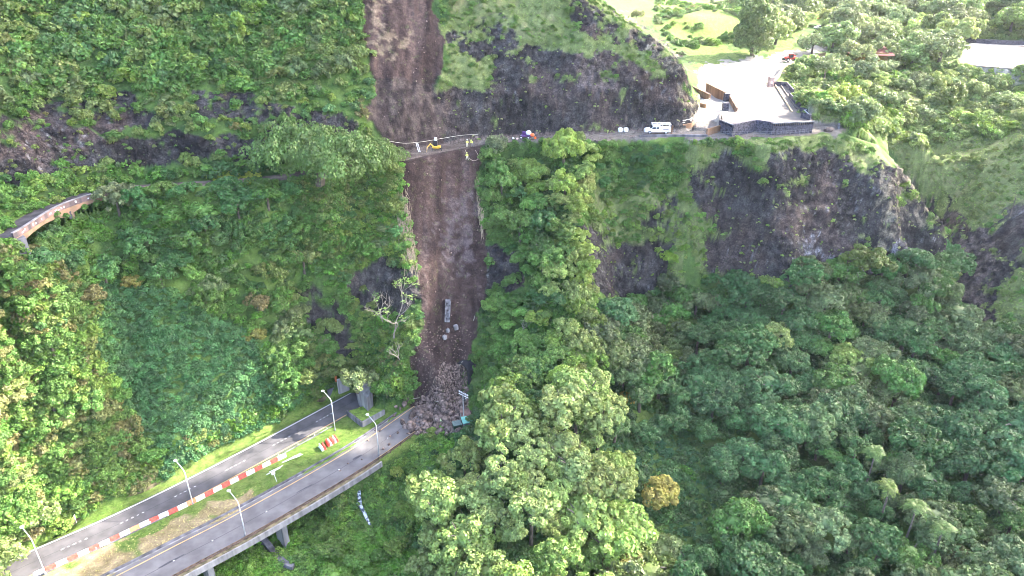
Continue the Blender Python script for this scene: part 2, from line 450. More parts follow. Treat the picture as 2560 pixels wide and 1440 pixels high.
def height(x, y):
    x = np.asarray(x, float); y = np.asarray(y, float)
    sh = x.shape; x = x.ravel(); y = y.ravel()
    z = np.empty(x.size)
    for s in range(0, x.size, 20000):
        xs = x[s:s + 20000] / S_; ys = y[s:s + 20000] / S_
        d = np.hypot(xs[:, None] - CTRL_XY[None, :, 0], ys[:, None] - CTRL_XY[None, :, 1])
        z[s:s + 20000] = _phi(d) @ W_[:n_] + W_[n_] + W_[n_ + 1] * xs + W_[n_ + 2] * ys
    # benches cut for the roads
    d, zz, sg = polydist(x, y, OLD_ROAD); d_o = d; s_o = sg
    inner = sg > 0                                                  # uphill side of the outer edge
    on_br = inpoly(*project(x, y, np.full(x.shape, 50.0))[:2], [(45, 300), (275, 300), (275, 700), (45, 700)])
    dd = np.where(inner, np.maximum(d - 4.6, 0), d * np.where(on_br, 8.0, 2.0))
    w = 1 - sstep(0.0, 3.0, dd)
    z = z + (49.9 - z) * w
    z = np.where((s_o < 0) & (d_o < 14) & (y > 150), np.minimum(z, 49.85 - .35 * np.maximum(d_o - .8, 0)), z)
    db, _, sb = polydist(x, y, BRIDGE_LN); wb = (1 - sstep(3.2, 4.6, db)) * (sb > 0) * inpoly(*project(x, y, np.full(x.shape, 50.0))[:2], [(52, 300), (262, 300), (262, 700), (52, 700)])
    z = z + (np.minimum(z, 42.5) - z) * wb
    for ln, hw in ((FAR_FLAT, 3.9), (NEAR_FLAT, 3.6)):
        d, zz, sg = polydist(x, y, ln)
        w = 1 - sstep(hw, hw + 2.0, d)
        z = z + (-0.12 - z) * w
    m = inpoly(x, y, MEDIAN); z = np.where(m, -0.02 + 0.25 * (vnoise(x * .3, y * .3) - .5), z)
    # span of the viaduct: the ground falls away below the deck
    dv, _, _ = polydist(x, y, VIADUCT); w = 1 - sstep(3.0, 5.5, dv); z = z + (np.minimum(z, -7.5) - z) * w
    pz = inpoly(x, y, PLAZA) & (d_o > 5.5) & (s_o > 0)
    z = np.where(pz, np.minimum(np.maximum(z, 50.6), 51.35), z)
    z = np.where(inpoly(x, y, CARPARK), 51.1, z)
    return z.reshape(sh)
MEDIAN = [tuple(p[:2]) for p in offset_line(YEL, -0.2)[:39]] + [tuple(p[:2]) for p in reversed(offset_line(NEAR_IN, 0.6)[:31])]
VIADUCT = [tuple(p[:2]) for p in offset_line(NEAR_MID, -1.6)[2:22]]
plaza_px = None

def hit(px, py, tmin=60.0, tmax=520.0):
    """where the pixel's ray meets the ground"""
    r = ray(px, py); ts = np.linspace(tmin, tmax, 1200)
    X = ts * r[0]; Y = ts * r[1]; Z = CAM_Z + ts * r[2]
    g = height(X, Y) - Z
    k = int(np.argmax(g > 0))
    if not g[k] > 0: k = len(ts) - 1
    a, b = ts[max(k - 1, 0)], ts[k]
    for _ in range(3):
        tt = np.linspace(a, b, 8); g = height(tt * r[0], tt * r[1]) - (CAM_Z + tt * r[2]); j = int(np.argmax(g > 0)) or 7
        a, b = tt[j - 1], tt[j]
    return np.array([b * r[0], b * r[1], CAM_Z + b * r[2]])

# ------------------------------------------------------------------ zones, given as outlines in the photo (full-size pixels)
ROCKS = [  # outline, how much of it is bare rock
    ([(-60, 330), (140, 225), (330, 235), (430, 300), (300, 330), (120, 330), (-60, 400)], .66),
    ([(480, 225), (640, 240), (740, 270), (900, 300), (905, 360), (760, 350), (640, 320), (520, 290)], .66),
    ([(-60, 390), (100, 320), (330, 345), (520, 355), (640, 335), (760, 330), (660, 400), (500, 412), (300, 425), (120, 445), (-60, 470)], .88),
    ([(1120, 70), (1260, 40), (1300, 110), (1250, 150), (1140, 130)], .55),
    ([(1420, 0), (1480, 0), (1560, 60), (1500, 95), (1430, 60)], .6),
    ([(1230, 150), (1480, 120), (1500, 100), (1660, 180), (1700, 200), (1720, 260), (1600, 250), (1300, 240), (1200, 210)], .66),
    ([(1080, 240), (1300, 215), (1460, 230), (1740, 235), (1760, 315), (1720, 330), (1400, 345), (1080, 350)], .90),
    ([(1500, 70), (1600, 60), (1700, 150), (1750, 280), (1700, 240), (1640, 130)], .72),
    ([(1720, 430), (1850, 395), (1960, 440), (1960, 560), (1850, 640), (1760, 560)], .82),
    ([(1940, 370), (2090, 400), (2180, 430), (2260, 510), (2365, 560), (2335, 640), (2200, 700), (2000, 690), (1860, 640), (1900, 480)], .84),
    ([(1900, 600), (2300, 600), (2250, 700), (2000, 705), (1760, 680), (1740, 600)], .88),
    ([(1460, 550), (1500, 580), (1590, 590), (1670, 600), (1650, 720), (1560, 770), (1490, 720)], .86),
    ([(1600, 500), (1700, 480), (1690, 620), (1610, 600)], .45),
    ([(2370, 500), (2420, 560), (2480, 560), (2580, 500), (2600, 640), (2500, 700), (2460, 830), (2415, 800), (2380, 640)], .80),
    ([(860, 690), (940, 660), (1045, 650), (1060, 740), (1000, 770), (940, 800), (865, 730)], .75),
    ([(740, 740), (800, 720), (880, 830), (880, 900), (830, 890)], .75),
    ([(1225, 600), (1300, 630), (1310, 720), (1225, 710)], .85),
    ([(1405, 650), (1480, 700), (1490, 840), (1440, 850)], .5),
    ([(2170, 395), (2260, 440), (2290, 500), (2230, 520), (2160, 450)], .6),
    ([(2200, 420), (2290, 470), (2380, 560), (2350, 660), (2250, 660), (2190, 560)], .72),
]
SLIDES = [
    [(918, -300), (1070, -300), (1075, 0), (1105, 90), (1112, 160), (1085, 240), (1125, 325), (1110, 362), (1000, 398), (960, 345), (912, 300), (932, 200), (908, 90)],
    [(1005, 390), (1202, 356), (1192, 450), (1207, 560), (1215, 700), (1192, 800), (1172, 900), (1150, 960), (1175, 1040), (1150, 1075), (1020, 1060), (1035, 980), (1022, 900), (1058, 800), (1047, 680), (1022, 560), (1004, 470)],
]
SLIDE_TOP = [(940, 200), (1100, 200), (1180, 350), (1000, 395), (900, 330)]
GRASSES = [  # lawn and roadside verge
    [(1700, -40), (1790, 0), (1870, 60), (1820, 120), (1880, 140), (1790, 165), (1740, 175), (1690, 120), (1640, 60)],
    [(1890, 130), (1990, 95), (2010, 120), (1960, 140)],
    [(1730, 230), (1770, 240), (1760, 300), (1738, 300)],
]
DRY = [(60, 1440), (470, 1290), (600, 1235), (640, 1215), (640, 1290), (420, 1410), (330, 1440), (200, 1500)]
UP_LEFT = [(-400, -500), (920, -500), (918, 0), (905, 90), (930, 200), (908, 300), (935, 355), (640, 395), (300, 425), (0, 450), (-400, 500)]
BENCH = [(-400, 500), (0, 440), (300, 420), (640, 392), (935, 350), (1000, 392), (940, 400), (820, 420), (640, 442), (500, 452), (400, 462), (270, 468), (150, 500), (60, 555), (-20, 600), (-300, 760)]
MOSS_UP = [(1075, -300), (1500, -300), (1500, 0), (1600, 70), (1680, 140), (1760, 300), (1720, 325), (1100, 355), (1080, 240), (1112, 160), (1105, 90)]
BASIN = [(40, 610), (270, 490), (400, 470), (640, 460), (830, 430), (1005, 405), (1040, 560), (1075, 690), (1080, 800), (1045, 900), (1050, 1000), (905, 1000), (850, 975), (800, 985), (700, 1070), (640, 850), (420, 720), (230, 700), (120, 640)]
VINE = [(230, 690), (430, 715), (640, 850), (770, 950), (700, 1075), (560, 1150), (400, 1190), (330, 1050), (220, 850)]
LEFT = [(-400, 640), (20, 600), (120, 645), (230, 690), (220, 850), (330, 1050), (400, 1180), (300, 1250), (150, 1320), (40, 1390), (-400, 1560)]
SPUR_UP = [(1205, 380), (1330, 340), (1420, 330), (1500, 370), (1490, 430), (1450, 560), (1480, 700), (1500, 880), (1470, 980), (1400, 1090), (1190, 1085), (1165, 960), (1165, 830), (1185, 700), (1180, 560)]
SPUR_DOWN = [(1080, 1120), (1200, 1040), (1400, 1060), (1480, 960), (1560, 1200), (1570, 1700), (980, 1700), (1060, 1300)]
RECESS = [(1500, 360), (1720, 362), (1700, 470), (1500, 500)]
SHELF = [(1490, 480), (1740, 460), (1720, 620), (1700, 720), (1560, 780), (1480, 700), (1460, 560)]
HEAD = [(1700, 350), (2110, 340), (2180, 370), (2280, 470), (2370, 560), (2340, 680), (2200, 720), (2000, 720), (1750, 700), (1720, 600)]
FOREST = [(1500, 880), (1490, 780), (1600, 740), (1700, 705), (1850, 690), (2000, 690), (2290, 650), (2370, 630), (2420, 830), (2580, 830), (2900, 800), (2900, 1800), (1570, 1800), (1560, 1200), (1480, 1000)]
FERN = [(1440, 1130), (1560, 1100), (1760, 1060), (1760, 1180), (1830, 1330), (1650, 1360), (1560, 1320), (1500, 1200)]
GULLY = [(560, 1390), (640, 1335), (740, 1270), (860, 1190), (1000, 1095), (1070, 1050), (1150, 1080), (1070, 1200), (1050, 1330), (1080, 1600), (400, 1600)]
SLOPE_R = [(2040, 300), (2110, 322), (2200, 335), (2300, 470), (2375, 555), (2400, 470), (2600, 500), (2800, 420), (2800, 190), (2560, 178), (2420, 165), (2330, 150), (2230, 190), (2120, 170), (2020, 140), (1990, 150), (1960, 190), (1985, 225), (2010, 280)]
SCRUB_R = [(2040, 296), (2100, 310), (2180, 318), (2250, 345), (2330, 350), (2450, 330), (2600, 400), (2800, 420), (2800, 190), (2560, 178), (2420, 165), (2330, 150), (2230, 190), (2120, 170), (2020, 140), (1990, 150), (1960, 190), (1985, 225), (2010, 280)]
CLIFF_R = [(2390, 480), (2560, 480), (2900, 420), (2900, 860), (2560, 850), (2430, 830), (2390, 640)]
WOOD_GAP = [(2090, 160), (2060, 30), (2130, -20), (2340, -20), (2420, 95), (2330, 150), (2230, 165)]
WOOD_TOP = [(1890, -200), (2900, -200), (2900, 96), (2420, 96), (2340, 40), (2200, 0), (2120, 30), (2060, 0), (2000, 70), (1900, 95), (1880, 60)]
PAVED = [(1745, 290), (1752, 225), (1735, 190), (1755, 165), (1830, 152), (1920, 140), (1985, 128), (2060, 108), (2075, 122), (2010, 150), (1962, 165), (1950, 185), (1925, 210), (1975, 222), (1985, 245), (2005, 280), (2035, 300), (2100, 312), (2105, 330), (2030, 336), (1900, 345), (1760, 345), (1700, 345), (1500, 350), (1330, 352), (1200, 362), (1200, 345), (1500, 335), (1700, 322)]

def jitter(px, py, X, Y, Z, amp=27.0, sc=0.2):
    jx = (fbm(X * sc + 5, Y * sc, Z * sc, 3) - .5) * 2 * amp * 1.6
    jy = (fbm(X * sc - 31, Y * sc + 9, Z * sc, 3) - .5) * 2 * amp * 1.6
    return px + jx, py + jy

xs = np.concatenate([np.arange(-180, -106, 1.6), np.arange(-106, 134, .42), np.arange(134, 335, 2.2)])
ys = np.concatenate([np.arange(20, 74, 1.4), np.concatenate([np.arange(74, 108, .42), np.arange(108, 196, .27), np.arange(196, 214, .42)]), np.arange(214, 300, 1.0), np.arange(300, 515, 2.5)])
GX, GY = np.meshgrid(xs, ys); GZ = height(GX, GY)
gny, gnx = GX.shape
gpx, gpy, gdep = project(GX, GY, GZ)
jpx, jpy = jitter(gpx, gpy, GX, GY, GZ)
lpx, lpy = jitter(gpx, gpy, GX, GY, GZ, 13.0, .33)
rock = np.zeros(GX.shape)
rn = fbm(GX * .22, GY * .22, GZ * .30, 5, .6)
rn2 = fbm(GX * .9 + 40, GY * .9, GZ * 1.2, 3, .6)
rmix = .66 * rn + .34 * rn2
for poly, dens in ROCKS:
    m = inpoly(jpx, jpy, poly)
    thr = .5 + (dens - .5) * .42
    rock = np.maximum(rock, m * sstep(-.02, .02, thr - rmix))
slide = np.zeros(GX.shape)
for poly in SLIDES: slide = np.maximum(slide, inpoly(lpx, lpy, poly) * 1.0)
rock = rock * (1 - slide)
near_road = np.minimum.reduce([polydist(GX, GY, FAR_FLAT)[0], polydist(GX, GY, NEAR_FLAT)[0]])
d_old, _, s_old = polydist(GX, GY, OLD_ROAD)
old_path = (d_old < 4.3) & (d_old > .2) & (s_old > 0) & (GZ > 49)
paved = inpoly(lpx, lpy, PAVED) & (GZ > 48.5) & (GZ < 53)
grass = np.zeros(GX.shape, bool)
for g in GRASSES: grass |= inpoly(jpx, jpy, g)
verge = ((near_road < 8.0) & (GZ < 1.2) & (GZ > -1.2)) | inpoly(GX, GY, MEDIAN)
dry = inpoly(jpx, jpy, DRY) & inpoly(GX, GY, MEDIAN)
carpark = inpoly(GX, GY, CARPARK)

# ground colours (albedo)
def mixc(a, b, t): return a + (b - a) * np.asarray(t)[..., None]
def c3(*c): return np.array(c, float)
n_a = fbm(GX * .12, GY * .12, GZ * .12, 4); n_b = fbm(GX * .7, GY * .7, GZ * .7, 4, .6); n_c = vnoise(GX * 2.1, GY * 2.1, GZ * 2.1)
colr = mixc(c3(.035, .070, .022), c3(.080, .130, .030), sstep(.3, .7, .5 * n_a + .5 * n_b))
moss = inpoly(jpx, jpy, MOSS_UP) | inpoly(jpx, jpy, HEAD) | inpoly(jpx, jpy, SHELF) | inpoly(jpx, jpy, CLIFF_R) | inpoly(jpx, jpy, SLOPE_R)
mc = mixc(c3(.075, .100, .032), c3(.150, .180, .070), sstep(.3, .7, .35 * n_a + .35 * n_b + .3 * n_c))
mc = mixc(mc, c3(.20, .19, .10), sstep(.60, .75, fbm(GX * .3 + 60, GY * .3, GZ * .3, 4)) * .6)
colr = np.where(moss[..., None], mc, colr)
gv = mixc(c3(.070, .120, .022), c3(.125, .165, .042), sstep(.3, .7, .5 * n_a + .5 * n_c))
colr = np.where((grass | verge)[..., None], gv, colr)
dc = mixc(c3(.20, .155, .08), c3(.28, .22, .13), sstep(.3, .7, n_b))
dryw = sstep(.42, .52, fbm(GX * .25, GY * .25, 7.0, 3) + .10)
colr = np.where(dry[..., None], mixc(colr, dc, dryw), colr)
rc = mixc(c3(.016, .0145, .016), c3(.064, .058, .057), sstep(.3, .72, .4 * n_a + .6 * n_b))
rc = mixc(rc, c3(.080, .058, .052), sstep(.52, .68, fbm(GX * .1 + 9, GY * .1, GZ * .1, 4)) * .7)
lich = sstep(.66, .74, fbm(GX * 1.6, GY * 1.6, GZ * 1.2, 3, .7)) * sstep(.45, .6, fbm(GX * .08 + 3, GY * .08, GZ * .1, 3))
rc = mixc(rc, c3(.20, .195, .20), lich * .6)
pale = inpoly(jpx, jpy, [(1990, 640), (2030, 560), (2060, 620), (2170, 640), (2260, 600), (2270, 640), (2180, 690), (2050, 690)])
rc = np.where(pale[..., None], mixc(rc, c3(.24, .235, .25), sstep(.45, .62, n_b) * .8), rc)
buff = inpoly(jpx, jpy, [(2200, 440), (2260, 420), (2330, 520), (2320, 560), (2260, 560), (2215, 640), (2200, 600)]) | inpoly(jpx, jpy, [(1490, 60), (1560, 50), (1690, 140), (1745, 260), (1730, 300), (1690, 190), (1600, 110)])
rc = np.where(buff[..., None], mixc(rc, c3(.22, .185, .13), sstep(.42, .62, n_b) * .75), rc)
tanr = inpoly(jpx, jpy, [(2390, 620), (2440, 560), (2490, 545), (2500, 600), (2470, 700), (2470, 800), (2420, 800)]) | inpoly(jpx, jpy, [(1430, 150), (1490, 110), (1550, 200), (1480, 230), (1430, 220)])
rc = np.where(tanr[..., None], mixc(rc, c3(.12, .095, .088), sstep(.38, .62, n_b) * .8), rc)
colr = mixc(colr, rc, rock)
sl_st = fbm(GX * .55, GY * .10, GZ * .10, 4, .55)                     # streaks run down the fall line
sc = mixc(c3(.024, .0155, .0150), c3(.062, .040, .036), sstep(.3, .7, .55 * sl_st + .3 * n_b + .15 * n_a))
sc = mixc(sc, c3(.115, .085, .075), sstep(.60, .72, .6 * sl_st + .4 * n_c) * .6)
upper = gpy < 330
sc = np.where(upper[..., None], mixc(sc, c3(.105, .070, .060), .50 * sstep(.35, .65, sl_st)), sc)
buffs = inpoly(jpx, jpy, [(915, -60), (985, -60), (990, 90), (1030, 60), (1030, 130), (960, 180), (915, 120)])
sc = np.where(buffs[..., None], mixc(sc, c3(.19, .145, .10), sstep(.45, .6, n_b) * .7), sc)
grs = inpoly(jpx, jpy, [(1095, 540), (1115, 490), (1180, 490), (1205, 560), (1205, 660), (1150, 690), (1110, 640)])
sc = np.where(grs[..., None], mixc(sc, c3(.095, .075, .078), sstep(.4, .6, n_b) * .7), sc)
drk = inpoly(jpx, jpy, SLIDE_TOP)
sc = np.where(drk[..., None], mixc(sc, mixc(c3(.024, .018, .019), c3(.075, .058, .052), sstep(.4, .62, n_b)), .8), sc)
colr = mixc(colr, sc, slide)
pth = mixc(c3(.085, .065, .055), c3(.14, .115, .10), sstep(.3, .7, n_b))
colr = np.where(old_path[..., None], pth, colr)
colr = np.where((d_old < 5.2)[..., None] & (s_old > 0)[..., None] & ~old_path[..., None] & (gpx > 960)[..., None] & (gpx < 1740)[..., None], mixc(c3(.07, .055, .05), c3(.13, .10, .09), n_b), colr)
colr = np.where(paved[..., None], np.where((gpx > 1735)[..., None] & (GZ > 50.7)[..., None], mixc(c3(.20, .18, .16), c3(.27, .25, .225), n_b), mixc(c3(.11, .095, .085), c3(.16, .14, .125), n_b)), colr)
colr = np.where((carpark)[..., None], c3(.30, .285, .27), colr)
ditch = np.abs(near_road - 7.6) < .5

# relief: rocks stand out in blocks and ledges, soil is grooved
nrm_y, nrm_x = np.gradient(GZ, ys, xs)
nl = np.sqrt(nrm_x ** 2 + nrm_y ** 2 + 1)
NX, NY, NZ = -nrm_x / nl, -nrm_y / nl, 1 / nl
steep = sstep(.6, 1.3, np.hypot(nrm_x, nrm_y))
built = np.clip(paved | old_path | ((near_road < 6) & (GZ < 2.0)) | carpark | inpoly(GX, GY, MEDIAN), 0, 1)
relief = (fbm(GX * .16, GY * .16, GZ * .22, 4) - .5) * 3.2 * np.maximum(steep, .15)
ledge = 1.25 * (np.abs(fbm(GX * .5, GY * .5, GZ * .9, 4, .6) - .5) - .12) * 3.4 + (vnoise(GX * 1.7, GY * 1.7, GZ * 2.6) - .5) * .8
groove = (fbm(GX * .6, GY * .1, GZ * .1, 3) - .5) * 1.3 + (n_c - .5) * .35
disp = relief * (1 - .8 * slide) + ledge * rock + groove * slide * steep + (1 - rock) * (1 - slide) * (n_b - .5) * .9 * steep
edge_keep = sstep(4.2, 7.0, np.minimum(np.where(s_old > 0, d_old - 4.0 + 4.2, d_old + 3.2), near_road - 2.5))
disp = disp * (1 - built) * edge_keep * (gdep < 330)
TX, TY, TZ = GX + NX * disp, GY + NY * disp, GZ + NZ * disp
sunk = inpoly(gpx, gpy, [(1130, 880), (1190, 880), (1190, 985), (1130, 985)])

m_ground, nt, out = new_mat("ground")
N = nt.nodes; L = nt.links
va = N.new('ShaderNodeVertexColor'); va.layer_name = "col"
b = N.new('ShaderNodeBsdfPrincipled'); b.inputs['Roughness'].default_value = .95; b.inputs['Specular IOR Level'].default_value = .12
tc = N.new('ShaderNodeTexCoord')
def noise_n(scale, det, ro, sx=(1, 1, 1)):
    mp = N.new('ShaderNodeMapping'); mp.inputs['Scale'].default_value = sx; L.new(tc.outputs['Object'], mp.inputs[0])
    n = N.new('ShaderNodeTexNoise'); n.inputs['Scale'].default_value = scale; n.inputs['Detail'].default_value = det; n.inputs['Roughness'].default_value = ro
    L.new(mp.outputs[0], n.inputs[0]); return n.outputs[0]
def rng_n(src, a, b_, lo, hi):
    m_ = N.new('ShaderNodeMapRange'); m_.inputs['From Min'].default_value = a; m_.inputs['From Max'].default_value = b_; m_.inputs['To Min'].default_value = lo; m_.inputs['To Max'].default_value = hi
    L.new(src, m_.inputs['Value']); return m_.outputs[0]
def math_n(op, a, b_):
    m_ = N.new('ShaderNodeMath'); m_.operation = op
    for i, v_ in enumerate((a, b_)):
        if isinstance(v_, (int, float)): m_.inputs[i].default_value = v_
        else: L.new(v_, m_.inputs[i])
    return m_.outputs[0]
fine = noise_n(3.2, 8, .72)
blot = noise_n(.55, 6, .65, (1, 1, 1.6))
vo = N.new('ShaderNodeTexVoronoi'); vo.feature = 'DISTANCE_TO_EDGE'; vo.inputs['Scale'].default_value = .9
wmp = N.new('ShaderNodeMixRGB'); wmp.blend_type = 'ADD'; wmp.inputs[0].default_value = .9
wn_ = N.new('ShaderNodeTexNoise'); wn_.inputs['Scale'].default_value = 1.1; L.new(tc.outputs['Object'], wn_.inputs[0])
L.new(tc.outputs['Object'], wmp.inputs[1]); L.new(wn_.outputs[1], wmp.inputs[2]); L.new(wmp.outputs[0], vo.inputs['Vector'])
crack = rng_n(vo.outputs[0], 0.0, .12, .58, 1.0)
rmask = va.outputs['Alpha']
soft = math_n('MULTIPLY', rng_n(fine, .28, .72, .55, 1.45), rng_n(blot, .3, .7, .7, 1.3))
hard = math_n('MULTIPLY', math_n('MULTIPLY', rng_n(fine, .32, .70, .25, 1.9), rng_n(blot, .32, .68, .5, 1.6)), crack)
mixv = N.new('ShaderNodeMix'); L.new(rmask, mixv.inputs[0]); L.new(soft, mixv.inputs[2]); L.new(hard, mixv.inputs[3])
hs = N.new('ShaderNodeHueSaturation'); L.new(va.outputs[0], hs.inputs['Color']); L.new(mixv.outputs[0], hs.inputs['Value'])
# pale lichen flecks and clinging moss on the bare rock
fleck = math_n('MULTIPLY', rng_n(noise_n(1.7, 5, .75), .63, .70, 0, .75), rmask)
fm = N.new('ShaderNodeMix'); fm.data_type = 'RGBA'; L.new(fleck, fm.inputs[0]); L.new(hs.outputs[0], fm.inputs[6]); fm.inputs[7].default_value = (.20, .195, .20, 1)
mossf = math_n('MULTIPLY', rng_n(noise_n(.8, 6, .7), .57, .64, 0, .8), math_n('MULTIPLY', rmask, rng_n(rmask, .55, .95, 1, .0)))
mm = N.new('ShaderNodeMix'); mm.data_type = 'RGBA'; L.new(mossf, mm.inputs[0]); L.new(fm.outputs[2], mm.inputs[6]); mm.inputs[7].default_value = (.09, .12, .035, 1)
L.new(mm.outputs[2], b.inputs['Base Color'])
hgt = math_n('ADD', math_n('MULTIPLY', fine, .5), math_n('MULTIPLY', crack, math_n('MULTIPLY', rmask, .5)))
bp = N.new('ShaderNodeBump'); bp.inputs['Strength'].default_value = 1.0; bp.inputs['Distance'].default_value = .45
L.new(hgt, bp.inputs['Height']); L.new(bp.outputs[0], b.inputs['Normal']); L.new(b.outputs[0], out.inputs[0])

idx = np.arange(gnx * gny).reshape(gny, gnx)
Fq = np.stack([idx[:-1, :-1], idx[:-1, 1:], idx[1:, 1:], idx[1:, :-1]], -1).reshape(-1, 4)
me = np_mesh("terrain", np.stack([TX, TY, TZ], -1).reshape(-1, 3), Fq, m_ground)
ca = me.color_attributes.new("col", 'FLOAT_COLOR', 'POINT')
ca.data.foreach_set('color', np.concatenate([colr.reshape(-1, 3), np.clip(rock * .9 + slide * .35, 0, 1).reshape(-1, 1)], 1).astype(np.float32).ravel())
terrain = link_mesh("terrain", me, smooth=True)
tag(terrain, kind='structure')

def ground_z(x, y):
    """height of the finished ground sheet (before relief) at one point"""
    return float(height(np.array([x]), np.array([y]))[0])

# ------------------------------------------------------------------ foliage meshes (unit radius crowns)
m_leaf = mat_leaf("leaves", .28)
m_bark = mat_basic("bark", (.10, .082, .066), .9, .4, 3.0, bump=.4)
m_pale_bark = mat_basic("pale_bark", (.42, .38, .32), .85, .3, 3.0, bump=.3)

def leaf_quads(P, Nn, size, asp, g):
    n = len(P)
    t = g.normal(size=(n, 3)); t -= (t * Nn).sum(1)[:, None] * Nn; t /= np.linalg.norm(t, axis=1)[:, None] + 1e-9
    u = np.cross(Nn, t)
    s = (size * g.uniform(.65, 1.35, n))[:, None]
    V = np.stack([P - t * s * asp, P + u * s * .62 + Nn * s * .12, P + t * s * asp, P - u * s * .62 + Nn * s * .12], 1)
    return V.reshape(-1, 3)

def lobed_crown(seed, lobes, per, leaf, flat=.8, lobe_r=(.24, .40), asp=.8, spread=.72, up=-.25, rough=.16, core=.62, jit=.5, multi=0):
    g = np.random.default_rng(seed)
    # lobe centres spread evenly over a dome
    cand = g.normal(size=(lobes * 30, 3)); cand /= np.linalg.norm(cand, axis=1)[:, None]
    cand = cand[cand[:, 2] > up]
    pts = [cand[0]]
    for _ in range(lobes - 1):
        d = np.min(np.stack([np.linalg.norm(cand - p, axis=1) for p in pts]), 0)
        pts.append(cand[int(np.argmax(d * g.uniform(.7, 1, len(d))))])
    Vs = []
    irr = 1 + .22 * g.normal(size=3)
    subs = [(np.zeros(3), 1.0)] if multi == 0 else [(np.array([math.cos(a_) * .42, math.sin(a_) * .42, g.uniform(-.30, .22)]) * g.uniform(.6, 1.25), g.uniform(.50, .78)) for a_ in (g.uniform(0, 6.28) + np.arange(multi) * 6.283 / multi)]
    low = g.normal(size=3)
    for li, d in enumerate(pts):
        r = g.uniform(*lobe_r)
        k = spread * g.uniform(1 - rough * 1.4, 1 + rough)
        so, sr = subs[li % len(subs)]
        c = d * k * sr * np.array([1, 1, flat]) * np.clip(irr, .75, 1.25) + so * np.array([1, 1, flat + .3])
        if multi and any(np.linalg.norm((c - s2) / np.array([1, 1, flat])) < spread * r2 * .62 for s2, r2 in subs if s2 is not so): continue
        n = int(per * (r / np.mean(lobe_r)) ** 2)
        q = g.normal(size=(n, 3)); q /= np.linalg.norm(q, axis=1)[:, None]
        out_ = d * .8 + np.array([0, 0, .5]); out_ /= np.linalg.norm(out_)
        q = np.where(((q @ out_) < -.15)[:, None], q - 2 * (q @ out_)[:, None] * out_, q)
        P = c + q * r * (g.uniform(.82, 1.08, n)[:, None]) * np.array([1, 1, .85])
        Nn = q + g.normal(size=(n, 3)) * jit; Nn /= np.linalg.norm(Nn, axis=1)[:, None]
        Vs.append(leaf_quads(P, Nn, leaf, asp, g))
    V = np.concatenate(Vs)
    F = np.arange(len(V)).reshape(-1, 4)
    if core > 0:
        bm = bmesh.new(); bmesh.ops.create_icosphere(bm, subdivisions=2, radius=1)
        cv = np.array([v.co[:] for v in bm.verts]); cf = np.array([[v.index for v in f.verts] for f in bm.faces]); bm.free()
        k = core * spread * (.8 if multi else 1) * (1 + .25 * (vnoise(cv[:, 0] * 2 + seed, cv[:, 1] * 2, cv[:, 2] * 2) - .5))
        cv = cv * k[:, None] * np.array([1, 1, flat]) * np.clip(irr, .75, 1.25)
        cv[:, 2] = np.maximum(cv[:, 2], -.35)
        cf4 = np.concatenate([cf, cf[:, 2:3]], 1)
        return V, F, cv, cf
    return V, F, None, None

def crown_mesh(name, *a, **k):
    V, F, cv, cf = lobed_crown(*a, **k)
    me = bpy.data.meshes.new(name)
    vv = V if cv is None else np.concatenate([V, cv])
    faces = F.tolist() + ([] if cv is None else (cf + len(V)).tolist())
    me.from_pydata(vv.tolist(), [], faces); me.update(); me.materials.append(m_leaf)
    return me

BIG = [crown_mesh("crown", 100 + i, 96, 46, .072, flat=.66 + .08 * (i % 3), lobe_r=(.10, .23), multi=3 + i % 3, up=-.2) for i in range(8)]
OPEN = [crown_mesh("crown", 200 + i, 60, 46, .07, flat=.8, lobe_r=(.10, .26), spread=.80, rough=.34, core=.42, asp=1.1, multi=3 + i % 2) for i in range(4)]
TALL = [crown_mesh("crown", 260 + i, 64, 44, .07, flat=1.2, lobe_r=(.12, .26), spread=.78, rough=.26, core=.5, asp=1.2, multi=2 + i) for i in range(2)]
SHRUB = [crown_mesh("foliage", 300 + i, 12, 30, .20, flat=.75, lobe_r=(.26, .46), rough=.3, core=.6, up=-.1) for i in range(4)]
WISP = [crown_mesh("foliage", 350 + i, 14, 26, .165, flat=1.0, lobe_r=(.2, .42), rough=.45, core=.0, asp=1.7, jit=1.0, up=0) for i in range(3)]
def fern_mesh(seed, n=26, ln=1.0, w=.10):
    g = np.random.default_rng(seed); V = []; F = []
    for k in range(n):
        a = g.uniform(0, 2 * math.pi); e = g.uniform(.25, 1.25); l = ln * g.uniform(.6, 1.1)
        d = np.array([math.cos(a), math.sin(a), 0]); s = np.array([-d[1], d[0], 0]) * w
        pts = [d * l * t * math.cos(e) + np.array([0, 0, l * (math.sin(e) * t - .55 * t * t)]) for t in (0, .45, 1.0)]
        b0 = len(V); V += [pts[0] - s * .4, pts[0] + s * .4, pts[1] + s, pts[1] - s, pts[2] + s * .15, pts[2] - s * .15]
        F += [(b0, b0 + 1, b0 + 2, b0 + 3), (b0 + 3, b0 + 2, b0 + 4, b0 + 5)]
    me = bpy.data.meshes.new("blades"); me.from_pydata([tuple(v) for v in V], [], F); me.update(); me.materials.append(m_leaf)
    return me
FERN_M = [fern_mesh(400 + i) for i in range(3)]
TUFT = [fern_mesh(420 + i, 16, .8, .05) for i in range(2)]

